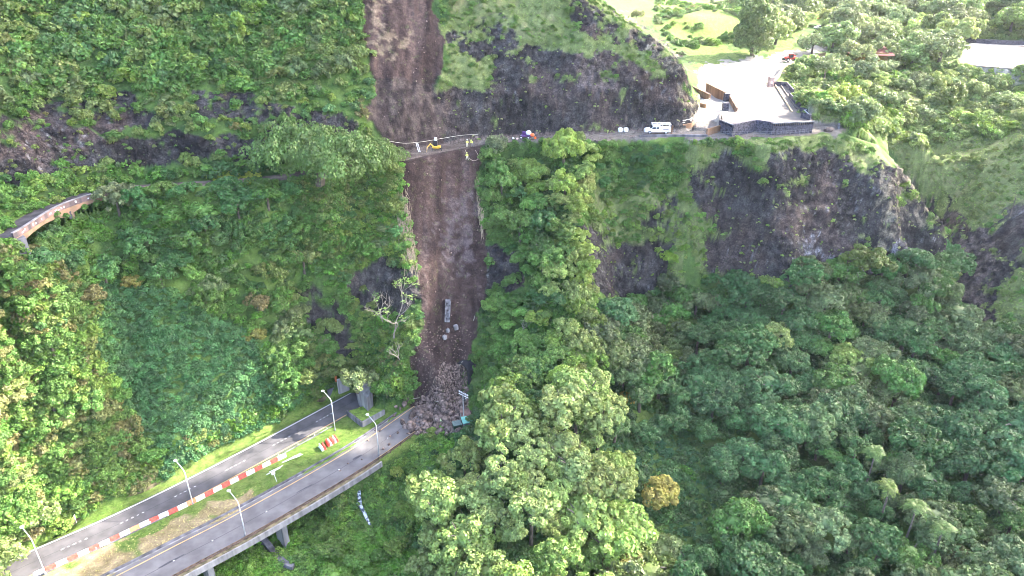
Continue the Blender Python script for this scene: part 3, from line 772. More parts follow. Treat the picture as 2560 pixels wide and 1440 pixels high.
def trunk_mesh(seed, h=1.6, r=.07, mat=None):
    g = random.Random(seed); mb = MB()
    mb.tube([(0, 0, -h), (g.uniform(-.05, .05), g.uniform(-.05, .05), -h * .5), (0, 0, -.1)], [r * 1.3, r, r * .8], 7)
    for k in range(6):
        a = k * 1.05 + g.uniform(-.3, .3); e = g.uniform(.3, .75)
        mb.tube([(0, 0, -.35 + .05 * k), (.35 * math.cos(a), .35 * math.sin(a), -.05 + .05 * k), (.52 * math.cos(a), .52 * math.sin(a), e * .5)], [r * .6, r * .42, r * .15], 5)
    bmesh.ops.recalc_face_normals(mb.bm, faces=mb.bm.faces[:])
    me = bpy.data.meshes.new("trunk"); mb.bm.to_mesh(me); mb.bm.free(); me.materials.append(mat or m_bark)
    return me
TRUNKS = [trunk_mesh(i) for i in range(3)]
PALE_TRUNKS = [trunk_mesh(i + 10, mat=m_pale_bark) for i in range(2)]

# ------------------------------------------------------------------ scattering
cX = .25 * (GX[:-1, :-1] + GX[1:, :-1] + GX[:-1, 1:] + GX[1:, 1:]); cY = .25 * (GY[:-1, :-1] + GY[1:, :-1] + GY[:-1, 1:] + GY[1:, 1:])
cZ = .25 * (TZ[:-1, :-1] + TZ[1:, :-1] + TZ[:-1, 1:] + TZ[1:, 1:])
cA = np.abs((GX[:-1, 1:] - GX[:-1, :-1]) * (GY[1:, :-1] - GY[:-1, :-1])) * nl[:-1, :-1]
cRock = rock[:-1, :-1]; cSlide = slide[:-1, :-1]; cBuilt = built[:-1, :-1]; cRoad = near_road[:-1, :-1]
cN = np.stack([NX[:-1, :-1], NY[:-1, :-1], NZ[:-1, :-1]], -1)
cDep = gdep[:-1, :-1]
cOldD = np.where(s_old[:-1, :-1] > 0, d_old[:-1, :-1] - 4.4, d_old[:-1, :-1])
free = (cSlide < .5) & (cBuilt < .5) & ((cRoad > 5.3) | (cZ > 2.2))

def zone(polys, h=0.0, amp=0.0):
    px, py, _ = project(cX, cY, cZ + h)
    if amp: px, py = jitter(px, py, cX, cY, cZ, amp)
    m = np.zeros(cX.shape, bool)
    for p in (polys if isinstance(polys[0], list) else [polys]): m |= inpoly(px, py, p)
    return m

def scatter(mask, density, seed, mind=0.0):
    """random ground points: density per square metre of surface; mind keeps them apart"""
    g = np.random.default_rng(seed)
    lam = np.where(mask, cA * density, 0.0)
    n = g.poisson(lam)
    ii, jj = np.nonzero(n)
    rep = n[ii, jj]; ii = np.repeat(ii, rep); jj = np.repeat(jj, rep)
    u = g.uniform(size=len(ii)); v = g.uniform(size=len(ii))
    def bl(A): return (A[ii, jj] * (1 - u) * (1 - v) + A[ii, jj + 1] * u * (1 - v) + A[ii + 1, jj] * (1 - u) * v + A[ii + 1, jj + 1] * u * v)
    P = np.stack([bl(TX), bl(TY), bl(TZ)], -1); Nn = cN[ii, jj]
    o = g.permutation(len(P)); P, Nn = P[o], Nn[o]
    if mind > 0 and len(P):
        cell = {}; keep = []
        for i, p in enumerate(P):
            k = (int(p[0] // mind), int(p[1] // mind), int(p[2] // mind)); ok = True
            for a in (-1, 0, 1):
                for b_ in (-1, 0, 1):
                    for c_ in (-1, 0, 1):
                        for q in cell.get((k[0] + a, k[1] + b_, k[2] + c_), ()):
                            if (p[0] - q[0]) ** 2 + (p[1] - q[1]) ** 2 + (p[2] - q[2]) ** 2 < mind * mind: ok = False; break
                        if not ok: break
                    if not ok: break
                if not ok: break
            if ok: cell.setdefault(k, []).append(p); keep.append(i)
        P, Nn = P[keep], Nn[keep]
    return P, Nn

def proto_collection(name, meshes):
    c = bpy.data.collections.new(name)
    for m in meshes:
        c.objects.link(bpy.data.objects.new(name, m))
    return c

def stuff(name, protos, P, scale, tint, seed, tilt=.25, label=None, cat=None, flat=None, Nn=None, follow=0.0):
    """one object: many small plants (or stones) set on points"""
    g = np.random.default_rng(seed); n = len(P)
    me = bpy.data.meshes.new(name); me.vertices.add(n); me.vertices.foreach_set('co', P.astype(np.float32).ravel())
    def attr(nm, ty, arr, key):
        a = me.attributes.new(nm, ty, 'POINT'); a.data.foreach_set(key, np.ascontiguousarray(arr).ravel())
    rot = np.stack([g.normal(0, tilt, n), g.normal(0, tilt, n), g.uniform(0, 6.283, n)], -1)
    sc_ = np.stack([scale * g.uniform(.85, 1.2, n), scale * g.uniform(.85, 1.2, n), scale * g.uniform(.8, 1.15, n) * (1 if flat is None else flat)], -1)
    attr('rot', 'FLOAT_VECTOR', rot.astype(np.float32), 'vector'); attr('scl', 'FLOAT_VECTOR', sc_.astype(np.float32), 'vector')
    attr('pick', 'INT', g.integers(0, len(protos), n).astype(np.int32), 'value')
    attr('tint', 'FLOAT_COLOR', np.concatenate([tint, np.ones((n, 1))], 1).astype(np.float32), 'color')
    o = bpy.data.objects.new(name, me); C.objects.link(o)
    ng = bpy.data.node_groups.new(name, 'GeometryNodeTree')
    ng.interface.new_socket('Geometry', in_out='INPUT', socket_type='NodeSocketGeometry'); ng.interface.new_socket('Geometry', in_out='OUTPUT', socket_type='NodeSocketGeometry')
    gi = ng.nodes.new('NodeGroupInput'); go = ng.nodes.new('NodeGroupOutput')
    ip = ng.nodes.new('GeometryNodeInstanceOnPoints'); ci = ng.nodes.new('GeometryNodeCollectionInfo')
    ci.inputs['Collection'].default_value = proto_collection(name + "_kinds", protos)
    ci.inputs['Separate Children'].default_value = True; ci.inputs['Reset Children'].default_value = True
    def named(nm, ty):
        a = ng.nodes.new('GeometryNodeInputNamedAttribute'); a.data_type = ty; a.inputs['Name'].default_value = nm; return a.outputs[0]
    ng.links.new(gi.outputs[0], ip.inputs['Points']); ng.links.new(ci.outputs[0], ip.inputs['Instance'])
    ip.inputs['Pick Instance'].default_value = True
    ng.links.new(named('pick', 'INT'), ip.inputs['Instance Index'])
    e2r = ng.nodes.new('FunctionNodeEulerToRotation'); ng.links.new(named('rot', 'FLOAT_VECTOR'), e2r.inputs[0]); ng.links.new(e2r.outputs[0], ip.inputs['Rotation'])
    ng.links.new(named('scl', 'FLOAT_VECTOR'), ip.inputs['Scale'])
    ng.links.new(ip.outputs[0], go.inputs[0])
    md = o.modifiers.new("plants", 'NODES'); md.node_group = ng
    tag(o, label, cat, kind='stuff')
    return o

def tints(n, seed, cols, weights, P=None, jit=.14, sc=.10):
    """per-plant colours: picked from a palette, neighbours tend to agree"""
    g = np.random.default_rng(seed); cols = np.array(cols, float); w = np.cumsum(np.array(weights, float) / sum(weights))
    r = g.uniform(size=n)
    if P is not None:
        f = fbm(P[:, 0] * sc + seed, P[:, 1] * sc, P[:, 2] * sc, 3)
        order = np.argsort(np.argsort(f)) / max(1, n)
        r = np.clip(.6 * order + .4 * r, 0, .9999)
    k = np.clip(np.searchsorted(w, r), 0, len(cols) - 1)
    return np.clip(cols[k] * np.exp(g.normal(0, jit, (n, 1))) * np.exp(g.normal(0, .04, (n, 3))), .004, .8)

G_BLUE, G_DEEP, G_MID, G_YEL, G_OLIVE = (.062, .112, .054), (.042, .085, .034), (.072, .128, .040), (.125, .172, .048), (.110, .135, .055)
G_GREY, G_BROWN, G_PALE, G_GOLD = (.105, .130, .074), (.128, .116, .062), (.185, .215, .105), (.230, .190, .050)

# ------------------------------------------------------------------ ground cover and shrubs ("stuff": nobody could count them)
bush_ok = free & (cRock < .35)
z1 = zone(UP_LEFT, .8) & bush_ok
P, Nn = scatter(z1, .42, 11, .75)
sz = np.random.default_rng(1).uniform(.65, 1.55, len(P)) * (1 + .5 * (P[:, 2] > 66))
stuff("shrub_cover", SHRUB + WISP[:2], P + np.array([0, 0, .2]), sz, tints(len(P), 12, [G_GREY, G_OLIVE, G_MID, G_YEL, G_BLUE, G_BROWN], [3, 4, 5, 2, 3, 1.2], P), 13,
      label="dense scrub of small green and grey bushes covering the steep slope above the old road", cat="shrubs")
P, Nn = scatter(zone(UP_LEFT, 0) & free & (cRock > .5), .40, 14)
stuff("rock_plants", SHRUB[:2] + FERN_M, P, np.random.default_rng(2).uniform(.25, .7, len(P)), tints(len(P), 15, [G_MID, G_OLIVE, G_BROWN], [3, 3, 1]), 16,
      label="scattered small plants clinging to the dark rock band above the old road", cat="plants")
mossm = (zone(MOSS_UP, .2) | zone(HEAD, .2) | zone(SHELF, .2)) & free
P, Nn = scatter(mossm & (cRock < .4), 1.5, 17)
stuff("cliff_grass", TUFT + FERN_M, P, np.random.default_rng(3).uniform(.25, .75, len(P)), tints(len(P), 18, [G_YEL, (.15, .19, .07), G_OLIVE, (.20, .20, .11)], [3, 4, 2, 1.4], P), 19, tilt=.5,
      label="short pale grass growing over the cliffs beside and below the lookout", cat="grass")
P, Nn = scatter(mossm & (cRock > .5), .30, 20)
stuff("ledge_plants", TUFT + SHRUB[:1], P, np.random.default_rng(4).uniform(.15, .45, len(P)), tints(len(P), 21, [G_OLIVE, G_YEL, (.2, .2, .12)], [2, 2, 1]), 22,
      label="sparse tufts on the dark rock faces beside and below the lookout", cat="plants")
lowm = (zone(HEAD, .4) | zone(SHELF, .4)) & free & (fbm(cX * .12 + 8, cY * .12, cZ * .15, 3) > .50) & (cRock < .6)
P, Nn = scatter(lowm, .30, 23, .8)
stuff("cliff_shrubs", SHRUB, P, np.random.default_rng(5).uniform(.5, 1.3, len(P)), tints(len(P), 24, [G_MID, G_YEL, G_OLIVE], [4, 3, 2], P), 25,
      label="low bright green shrubs in patches on the headland cliff below the lookout", cat="shrubs")
P, Nn = scatter((zone(CLIFF_R, .3) | zone(SLOPE_R, .3)) & free & (cRock < .5), 1.5, 26)
stuff("slope_grass", TUFT + FERN_M, P, np.random.default_rng(6).uniform(.3, .9, len(P)), tints(len(P), 27, [(.15, .19, .07), G_YEL, (.19, .19, .10)], [4, 2, 2], P), 28, tilt=.5,
      label="rough grass on the hillside and cliff beyond the gorge", cat="grass")
P, Nn = scatter(zone(SLOPE_R, .4) & free & (cRock < .5) & (fbm(cX * .1, cY * .1, 8.0, 3) > .45), .22, 280, .7)
stuff("slope_shrubs", SHRUB + WISP, P, np.random.default_rng(70).uniform(.35, 1.0, len(P)), tints(len(P), 281, [G_OLIVE, (.14, .16, .08), G_GREY], [3, 3, 2], P), 282,
      label="small olive clumps on the grassy slope above the gorge", cat="shrubs")
P, Nn = scatter(zone(SCRUB_R, 1.0) & free & (cRock < .4) & (fbm(cX * .06, cY * .06, 2.0, 3) > .38), .40, 29, .9)
stuff("hillside_shrubs", SHRUB + WISP, P + np.array([0, 0, .4]), np.random.default_rng(7).uniform(.9, 2.3, len(P)), tints(len(P), 30, [G_GREY, G_PALE, G_OLIVE, G_YEL, G_MID], [4, 3, 2, 2, 2], P), 31,
      label="grey green scrub covering the hillside between the car park and the gorge", cat="shrubs")
P, Nn = scatter(mossm & (cRock < .4) & (fbm(cX * .25 + 3, cY * .25, cZ * .3, 3) > .46), .55, 71, .5)
stuff("moss_shrubs", SHRUB + WISP[:1], P, np.random.default_rng(21).uniform(.3, .85, len(P)), tints(len(P), 72, [(.11, .155, .05), (.085, .135, .04), (.14, .165, .07)], [4, 3, 2], P, .2), 73,
      label="low olive green clumps among the grass of the upper cliff and headland", cat="shrubs")
P, Nn = scatter(zone(CLIFF_R, .8) & free & (cRock < .4), .14, 32, 1.0)
stuff("gorge_shrubs", SHRUB, P, np.random.default_rng(8).uniform(.5, 1.3, len(P)), tints(len(P), 33, [G_OLIVE, G_MID, G_GREY], [3, 3, 2], P), 34,
      label="dark scrub on the cliff beyond the gorge at the far right", cat="shrubs")
P, Nn = scatter(zone(BENCH, .8) & free & (cOldD > .3) & (s_old[:-1, :-1] > 0), .55, 35, .7)
stuff("bench_shrubs", SHRUB + FERN_M[:1], P + np.array([0, 0, .3]), np.random.default_rng(9).uniform(.6, 1.7, len(P)), tints(len(P), 36, [G_MID, G_DEEP, (.08, .15, .04), G_YEL, G_OLIVE], [4, 3, 3, 2, 1], P), 37,
      label="lush bushes crowding the inner edge of the abandoned road on the left", cat="shrubs")
P, Nn = scatter(zone(VINE, .5) & free, 2.2, 38, .55)
stuff("vine_cover", SHRUB[:2], P + np.array([0, 0, .1]), np.random.default_rng(10).uniform(.55, 1.05, len(P)), tints(len(P), 39, [(.050, .112, .055), (.062, .125, .068), (.075, .145, .062)], [4, 4, 3], P, .22), 40,
      label="smooth fan of blue green vines filling the hollow above the highway", cat="vines")
under = (zone(BASIN, 0) | zone(LEFT, 0) | zone(SPUR_UP, 0) | zone(RECESS, 0)) & free & (cRock < .5)
P, Nn = scatter(under, .55, 41, .8)
stuff("undergrowth", SHRUB, P, np.random.default_rng(11).uniform(.6, 1.3, len(P)), tints(len(P), 42, [G_DEEP, G_MID, (.07, .14, .03), G_BLUE], [3, 4, 3, 2], P), 43,
      label="thick undergrowth below the trees on the slopes either side of the slide", cat="undergrowth")
P, Nn = scatter(zone(LEFT, .5) & free, .55, 44, .8)
stuff("spur_shrubs", SHRUB + WISP[:1], P + np.array([0, 0, .3]), np.random.default_rng(12).uniform(.8, 1.7, len(P)), tints(len(P), 45, [G_MID, G_YEL, G_BROWN, G_OLIVE, (.10, .15, .05)], [4, 1.5, 2, 2, 3], P), 46,
      label="mixed bushes on the left slope between the old bridge and the highway", cat="shrubs")
P, Nn = scatter((zone(FOREST, 0) | zone(SPUR_DOWN, 0)) & free, .20, 47, 1.3)
stuff("forest_floor", SHRUB, P, np.random.default_rng(13).uniform(.9, 1.9, len(P)), tints(len(P), 48, [G_DEEP, G_BLUE, G_MID], [3, 3, 2], P), 49,
      label="dark understorey plants between the trees of the valley", cat="undergrowth")
P, Nn = scatter(zone(FERN, .5) & free, 1.1, 50, .6)
stuff("fern_bank", FERN_M + SHRUB[:1], P + np.array([0, 0, .2]), np.random.default_rng(14).uniform(.6, 1.2, len(P)), tints(len(P), 51, [(.035, .085, .050), (.045, .10, .045)], [3, 2], P, .12), 52,
      label="dark blue green bank of ferns beside the yellow tree", cat="ferns")
wet = np.minimum(polydist(*project(cX, cY, cZ)[:2], [(898, 1225), (896, 1250), (910, 1284), (926, 1320)])[0] - 17, polydist(*project(cX, cY, cZ)[:2], [(648, 1335), (690, 1388), (735, 1425)])[0] - 12)
P, Nn = scatter(zone(GULLY, .4) & (wet > 0) & ((cRoad > 5.4) | (cZ < -2.5)), 1.6, 53, .5)
stuff("gully_shrubs", SHRUB + FERN_M[:1], P + np.array([0, 0, .1]), np.random.default_rng(15).uniform(.5, 1.35, len(P)), tints(len(P), 54, [(.085, .165, .030), (.11, .18, .045), G_MID, G_YEL, G_OLIVE], [4, 3, 3, 2, 1], P), 55,
      label="bright green bushes filling the gully beside the near carriageway", cat="shrubs")
P, Nn = scatter((((cRoad > 3.9) & (cRoad < 9.5)) | (cBuilt > .5)) & (cRoad > 3.9) & (cZ < 2.5) & (cX < -12), 5.0, 56)
near_dry = inpoly(*project(P[:, 0], P[:, 1], P[:, 2])[:2], DRY)
tt = tints(len(P), 57, [(.10, .17, .025), (.14, .20, .045), G_OLIVE], [4, 3, 1], P, .12)
tt[near_dry] = tints(int(near_dry.sum()), 58, [(.34, .27, .14), (.42, .34, .2), (.14, .19, .05)], [4, 3, 1.5], P[near_dry], .15)
stuff("grass", TUFT, P, np.random.default_rng(16).uniform(.12, .32, len(P)), tt, 59, tilt=.5)
lawn = np.zeros(cX.shape, bool)
for gp in GRASSES: lawn |= zone(gp, 0)
P, Nn = scatter(lawn & (cBuilt < .5), .8, 60)
stuff("grass", TUFT, P, np.random.default_rng(17).uniform(.2, .5, len(P)), tints(len(P), 61, [G_YEL, (.15, .2, .06), (.24, .22, .1)], [4, 3, 1], P), 62, tilt=.5)
VERGE = [(320, 1256), (440, 1200), (560, 1138), (700, 1066), (800, 1010), (860, 975), (850, 950), (760, 985), (680, 1040), (560, 1110), (430, 1170), (300, 1230)]
P, Nn = scatter(zone([(0, 1440), (860, 1000), (850, 925), (560, 1050), (280, 1180), (0, 1330)], 0) & (cRoad > 6.3) & (cRoad < 13) & (cSlide < .5), 1.5, 63, .5)
stuff("roadside_shrubs", SHRUB + WISP[:1] + FERN_M[:1], P, np.random.default_rng(18).uniform(.4, 1.3, len(P)), tints(len(P), 64, [G_MID, (.09, .16, .03), G_OLIVE, G_BROWN], [4, 4, 2, 1], P), 65,
      label="low weeds and bushes along the verge behind the far carriageway", cat="weeds")

SLOPE_L = [(735, 445), (1005, 405), (1025, 560), (1048, 690), (1050, 800), (1015, 880), (1030, 990), (860, 960), (860, 690), (760, 640)]
P, Nn = scatter(zone(SLOPE_L, .6) & free & (cRock < .5) & ~zone([(930, 690), (1060, 660), (1070, 800), (960, 820)], .3), 1.0, 66, .5)
stuff("slope_shrubs", SHRUB + WISP + FERN_M[:1], P + np.array([0, 0, .2]), np.random.default_rng(20).uniform(.5, 1.3, len(P)), tints(len(P), 67, [G_MID, G_OLIVE, G_YEL, (.10, .15, .06), G_BROWN], [4, 4, 3, 3, 1], P), 68,
      label="olive and yellow green scrub on the slope left of the lower slide", cat="shrubs")
P, Nn = scatter((zone(WOOD_TOP, .5) | zone(WOOD_GAP, .5)) & free & ~lawn & (cBuilt < .5), .22, 74, 1.2)
stuff("wood_undergrowth", SHRUB + WISP, P + np.array([0, 0, .4]), np.random.default_rng(22).uniform(.9, 2.2, len(P)), tints(len(P), 75, [G_GREY, G_OLIVE, G_YEL, G_PALE], [4, 3, 2, 2], P), 76,
      label="scrub between the trees of the wood behind the lookout", cat="undergrowth")
P, Nn = scatter(zone([(1640, -60), (1890, -60), (1890, 70), (1820, 110), (1760, 110), (1700, 140), (1640, 60)], .4) & (fbm(cX * .09, cY * .09, 5.0, 3) > .47), .16, 77, 1.0)
stuff("hill_shrubs", SHRUB + WISP, P + np.array([0, 0, .2]), np.random.default_rng(23).uniform(.5, 1.7, len(P)), tints(len(P), 78, [G_GREY, G_MID, G_YEL, G_BROWN], [3, 3, 2, 1], P), 79,
      label="bushes dotted over the bright grassy rise behind the upper cliff", cat="shrubs")

# ------------------------------------------------------------------ trees, one object each
TREES = []   # (point, radius, height of crown centre, crown mesh list, tint, zone key)
def tree_zone(key, polys, rmin, rmax, lift, dens, mind, seed, protos, cols, w, extra=None, sc=.05):
    m = zone(polys, lift * (rmin + rmax) / 2) & free & (cRock < .5)
    if extra is not None: m &= extra
    P, Nn = scatter(m, dens, seed, mind)
    g = np.random.default_rng(seed + 1); t = tints(len(P), seed + 2, cols, w, P, .16, sc)
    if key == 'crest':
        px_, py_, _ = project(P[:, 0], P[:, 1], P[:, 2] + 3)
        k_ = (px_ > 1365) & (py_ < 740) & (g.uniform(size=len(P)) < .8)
        t[k_] = tints(int(k_.sum()), seed + 3, [(.185, .215, .085), (.165, .205, .065)], [1, 1], None, .1)  # paler leaf tints stand in for sunlight on the crest trees
    for p, c in zip(P, t):
        r = g.uniform(rmin, rmax) if g.uniform() < .75 else g.uniform(rmax, rmax * 1.3)
        TREES.append((p, r, lift * r * g.uniform(.85, 1.1), protos[g.integers(len(protos))], c, key))
tree_zone('forest', FOREST, 2.2, 4.6, 1.25, .085, 3.1, 500, BIG + OPEN[:1], [(.050, .095, .050), (.052, .098, .046), (.085, .108, .064), (.060, .112, .036), (.082, .100, .050), (.100, .132, .046)], [5, 4, 2.5, 2.5, 2, 1.5], extra=~zone(FERN, 3.0))
tree_zone('spur', SPUR_DOWN, 2.3, 4.3, 1.9, .085, 2.9, 510, BIG + OPEN, [G_PALE, (.16, .20, .08), (.13, .18, .06), (.20, .19, .10)], [5, 4, 3, 1.2])
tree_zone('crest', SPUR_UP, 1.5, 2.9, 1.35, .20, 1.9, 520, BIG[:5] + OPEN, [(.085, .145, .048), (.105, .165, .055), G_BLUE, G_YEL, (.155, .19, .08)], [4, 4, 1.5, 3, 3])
tree_zone('basin', BASIN, 1.3, 2.7, 1.1, .2, 1.9, 530, BIG[:3] + OPEN, [G_BLUE, (.055, .115, .05), G_MID, G_GREY, G_OLIVE, (.085, .15, .04)], [5, 4, 3, 2.5, 2, 2])
tree_zone('left', LEFT, 1.5, 3.0, 1.0, .11, 2.3, 540, BIG[:3] + OPEN, [G_PALE, (.115, .17, .045), G_MID, (.13, .125, .065), (.08, .135, .04)], [1.2, 3, 3, 1.6, 3])
tree_zone('gully', GULLY, 1.1, 2.2, 1.1, .06, 2.2, 545, BIG[:3] + OPEN[:2], [(.095, .155, .045), G_YEL, G_MID, G_OLIVE], [3, 2, 2, 1], extra=(cRoad > 6.5) & (wet > 60))
tree_zone('recess', RECESS, 1.2, 2.0, 1.2, .16, 2.0, 550, BIG[:2] + OPEN[:1], [(.045, .105, .04), G_MID, G_BLUE], [4, 3, 2])
tree_zone('wood', [WOOD_TOP, WOOD_GAP], 3.0, 6.0, .9, .027, 4.6, 560, OPEN + TALL, [G_GREY, (.13, .15, .09), G_PALE, G_OLIVE], [4, 3, 2, 2])
tree_zone('slope', SCRUB_R, 1.8, 3.8, .85, .024, 3.2, 570, OPEN + TALL, [G_GREY, G_PALE, (.13, .15, .09), G_OLIVE], [4, 3, 3, 2], extra=zone([(1960, 190), (2010, 140), (2230, 170), (2560, 180), (2700, 300), (2420, 300), (2250, 330), (2110, 300), (2000, 250)], 3))
ZL = {'forest': ("valley forest under the lookout", "trees of the valley forest"),
      'spur': ("sunlit knoll by the carriageway", "trees of the sunlit knoll"),
      'crest': ("ridge right of the slide", "trees on the ridge right of the slide"),
      'basin': ("hollow left of the slide", "trees of the hollow"),
      'left': ("slope above the far carriageway", "trees on the left slope"),
      'recess': ("bank below the white pickup", "trees below the old road"),
      'wood': ("wood behind the lookout", "trees behind the lookout"),
      'gully': ("gully below the viaduct", "trees in the gully below the viaduct"),
      'slope': ("scrubby hillside right of the lookout", "trees right of the lookout")}
def colour_word(c):
    r, g_, b_ = c; v = max(c)
    if r > g_ * .98: return "brown tinged" if v < .2 else "golden"
    if r > .62 * g_ and v > .17: return "pale yellow green"
    if b_ > .48 * g_: return "pale grey green" if v > .13 and r > .75 * g_ else ("grey green" if r > .70 * g_ else "blue green")
    if r > .66 * g_: return "olive green" if v < .16 else "yellow green"
    return "dark green" if v < .095 else "fresh green"

def place_tree(name, p, r, lift, mesh, tint, label, cat, group=None, trunk=None, rz=None, sz=1.0):
    root = empty(name, (p[0], p[1], p[2]))
    tag(root, label, cat, group)
    cr = bpy.data.objects.new("crown", mesh); C.objects.link(cr); cr.parent = root
    cr.location = (0, 0, lift); cr.scale = (r, r, r * sz); cr.rotation_euler = (R.uniform(-.15, .15), R.uniform(-.15, .15), R.uniform(0, 6.28) if rz is None else rz)
    cr['tint'] = [float(tint[0]), float(tint[1]), float(tint[2])]
    tk = bpy.data.objects.new("trunk", trunk or TRUNKS[R.randrange(3)]); C.objects.link(tk); tk.parent = root
    tk.location = (0, 0, lift); k = max(.6, (lift + .6) / 1.6)
    tk.scale = (r, r, k); tk.rotation_euler = (0, 0, R.uniform(0, 6.28))
    return root


# ------------------------------------------------------------------ trees that stand out by themselves
UMB = crown_mesh("crown", 601, 130, 110, .024, flat=.36, lobe_r=(.09, .17), spread=.84, rough=.22, core=.5, up=-.05)
AIRY = crown_mesh("crown", 602, 40, 46, .06, flat=.85, lobe_r=(.14, .30), spread=.78, rough=.4, core=.25, asp=1.5, jit=.9)
CONE = crown_mesh("crown", 603, 80, 70, .05, flat=1.45, lobe_r=(.16, .28), spread=.74, rough=.25, core=.58, asp=1.5, up=-.5)
SPEC = []  # name, base pixel, radius, lift/radius, mesh, tint, label, category
def spec(name, bx, by, r, lift, mesh, tint, label, sz=1.0, trunk=None, off=None):
    p = hit(bx, by) if off is None else at(bx, by, off)
    SPEC.append((name, p, r, lift * r, mesh, tint, label, sz, trunk))
spec("umbrella_tree", 800, 456, 12.5, .42, UMB, (.075, .115, .045), "huge spreading umbrella shaped tree beside the old road left of the slide", sz=1.3)
spec("umbrella_tree", 915, 430, 8.0, .40, UMB, (.085, .120, .045), "smaller spreading tree overhanging the top left corner of the lower slide", sz=1.2)
spec("tree", 1410, 415, 4.6, 1.25, BIG[0], (.19, .235, .065), "bright yellow green tree rising in front of the old road beside the wheelbarrow pile".replace(" beside the wheelbarrow pile", ""), sz=1.35)
spec("tree", 8, 1452, 4.6, .9, OPEN[1], (.155, .185, .085), "pale sunlit tree covering the bottom left end of the far carriageway", off=0.0)
spec("tree", 1240, 395, 3.2, 1.0, AIRY, (.115, .130, .095), "grey green feathery tree on the road edge right of the two workers")
spec("tree", 1650, 1270, 4.4, .9, BIG[2], (.25, .205, .075), "golden yellow rounded tree standing out in the green valley")
spec("tree", 1560, 1010, 2.0, 1.0, BIG[1], (.20, .155, .05), "small golden brown tree between the knoll and the valley forest")
spec("tree", 1880, 138, 9.2, .98, CONE, (.105, .130, .070), "tall dense conical tree on the lawn behind the upper cliff", sz=1.0)
spec("tree", 2105, 118, 9.0, .85, CONE, (.135, .150, .100), "tall grey green tree between the red tractor and the rust red shed", sz=.85)
spec("tree", 2028, 140, 5.0, .95, AIRY, (.17, .19, .13), "airy pale tree on thin stems just right of the red tractor")
spec("tree", 2345, 165, 9.0, .75, AIRY, (.125, .140, .095), "wide loose grey green tree left of the car park", sz=.9)
spec("tree", 2215, 110, 6.0, 1.0, AIRY, (.16, .18, .12), "pale loose tree above the rust red shed")
spec("tree", 1985, 60, 9.0, .7, CONE, (.10, .125, .075), "dark bushy tree at the top edge behind the conical tree", sz=.8)
spec("tree", 1590, 60, 2.8, 1.2, AIRY, (.19, .18, .12), "thin half bare tree on the crest of the upper cliff", trunk=PALE_TRUNKS[0])
spec("tree", 2062, 288, 4.4, .55, OPEN[0], (.22, .225, .085), "broad pinkish yellow bush against the right wall of the lookout", off=49.0)
spec("tree", 2110, 268, 5.4, .6, OPEN[1], (.20, .225, .075), "broad yellow green bush right of the lookout walls", off=47.5)
spec("tree", 1920, 905, 5.0, 1.5, BIG[3], (.17, .20, .09), "pale sunlit tree standing above its neighbours in the valley")
spec("tree", 650, 790, 2.9, 1.1, OPEN[2], (.135, .105, .065), "brown feathery tree in the middle of the hollow")
spec("tree", 640, 850, 2.4, .8, BIG[1], (.165, .145, .055), "mustard coloured bush just below the brown feathery tree")
spec("tree", 338, 735, 2.3, 1.2, BIG[4], (.165, .135, .05), "two toned golden green tree at the top of the vine covered hollow")
spec("tree", 125, 680, 2.6, 1.3, BIG[0], (.060, .125, .060), "blue green tree standing under the left end of the old bridge")
spec("tree", 300, 540, 3.6, 1.2, OPEN[1], (.105, .115, .075), "grey olive tree covering the right end of the old bridge")
spec("tree", 1660, 1420, 4.3, 1.0, BIG[1], (.165, .195, .11), "pale grey green rounded tree at the bottom edge right of the knoll")
spec("tree", 893, 978, 3.7, .8, OPEN[0], (.13, .15, .085), "grey green tree hanging over the far tunnel mouth", off=5.5)
spec("tree", 970, 985, 3.4, .6, BIG[2], (.075, .14, .04), "bushy green tree on the mound between the two tunnel mouths", off=4.0)
spec("tree", 1020, 975, 2.6, .6, BIG[3], (.080, .15, .045), "round green tree at the left edge of the rubble", off=4.0)
spec("tree", 1670, 660, 2.2, 1.2, BIG[0], (.15, .21, .04), "small lime green tree in the recess between ridge and headland")
spec("tree", 2060, 205, 4.5, 1.2, AIRY, (.15, .165, .12), "pale feathery tree behind the far corner of the lookout")
spec("tree", 2160, 215, 5.5, .9, OPEN[2], (.13, .145, .10), "grey bushy tree below the rust red shed")

SPEC_P = np.array([s[1] for s in SPEC]); SPEC_R = np.array([s[2] for s in SPEC])
TREES = [T for T in TREES if np.all(np.hypot(SPEC_P[:, 0] - T[0][0], SPEC_P[:, 1] - T[0][1]) > .75 * np.minimum(SPEC_R, 6) + .3 * T[1])]
# nothing grows in front of the rubble, the tunnel mouths, the carriageways or the lookout
def clear_px(T):
    px, py, _ = project(T[0][0], T[0][1], T[0][2] + T[2]); r = T[1] * F_PX / 160
    for poly in CLEAR:
        if inpoly(np.array([px, px - r * .8, px + r * .8, px, px]), np.array([py, py, py, py - r * .8, py + r * .5]), poly).any(): return False
    return True
CLEAR = [[(880, 650), (1050, 640), (1060, 850), (930, 860), (860, 760)], [(1270, 322), (1375, 322), (1375, 362), (1270, 362)], [(1040, 330), (1200, 330), (1200, 378), (1040, 385)], [(1540, 300), (1720, 300), (1720, 356), (1540, 356)], [(30, 480), (280, 480), (280, 620), (30, 620)], [(990, 1070), (1030, 985), (1060, 830), (1190, 830), (1195, 960), (1185, 1090), (1100, 1110), (1060, 1090)], [(1008, 400), (1195, 368), (1200, 830), (1060, 830), (1040, 640)],
         [(860, 1075), (860, 1010), (960, 1010), (1000, 1060)], [(40, 600), (270, 485), (265, 520), (210, 560), (60, 625)], [(1690, 345), (2110, 340), (2110, 210), (1740, 200)]]
TREES = [T for T in TREES if clear_px(T)]
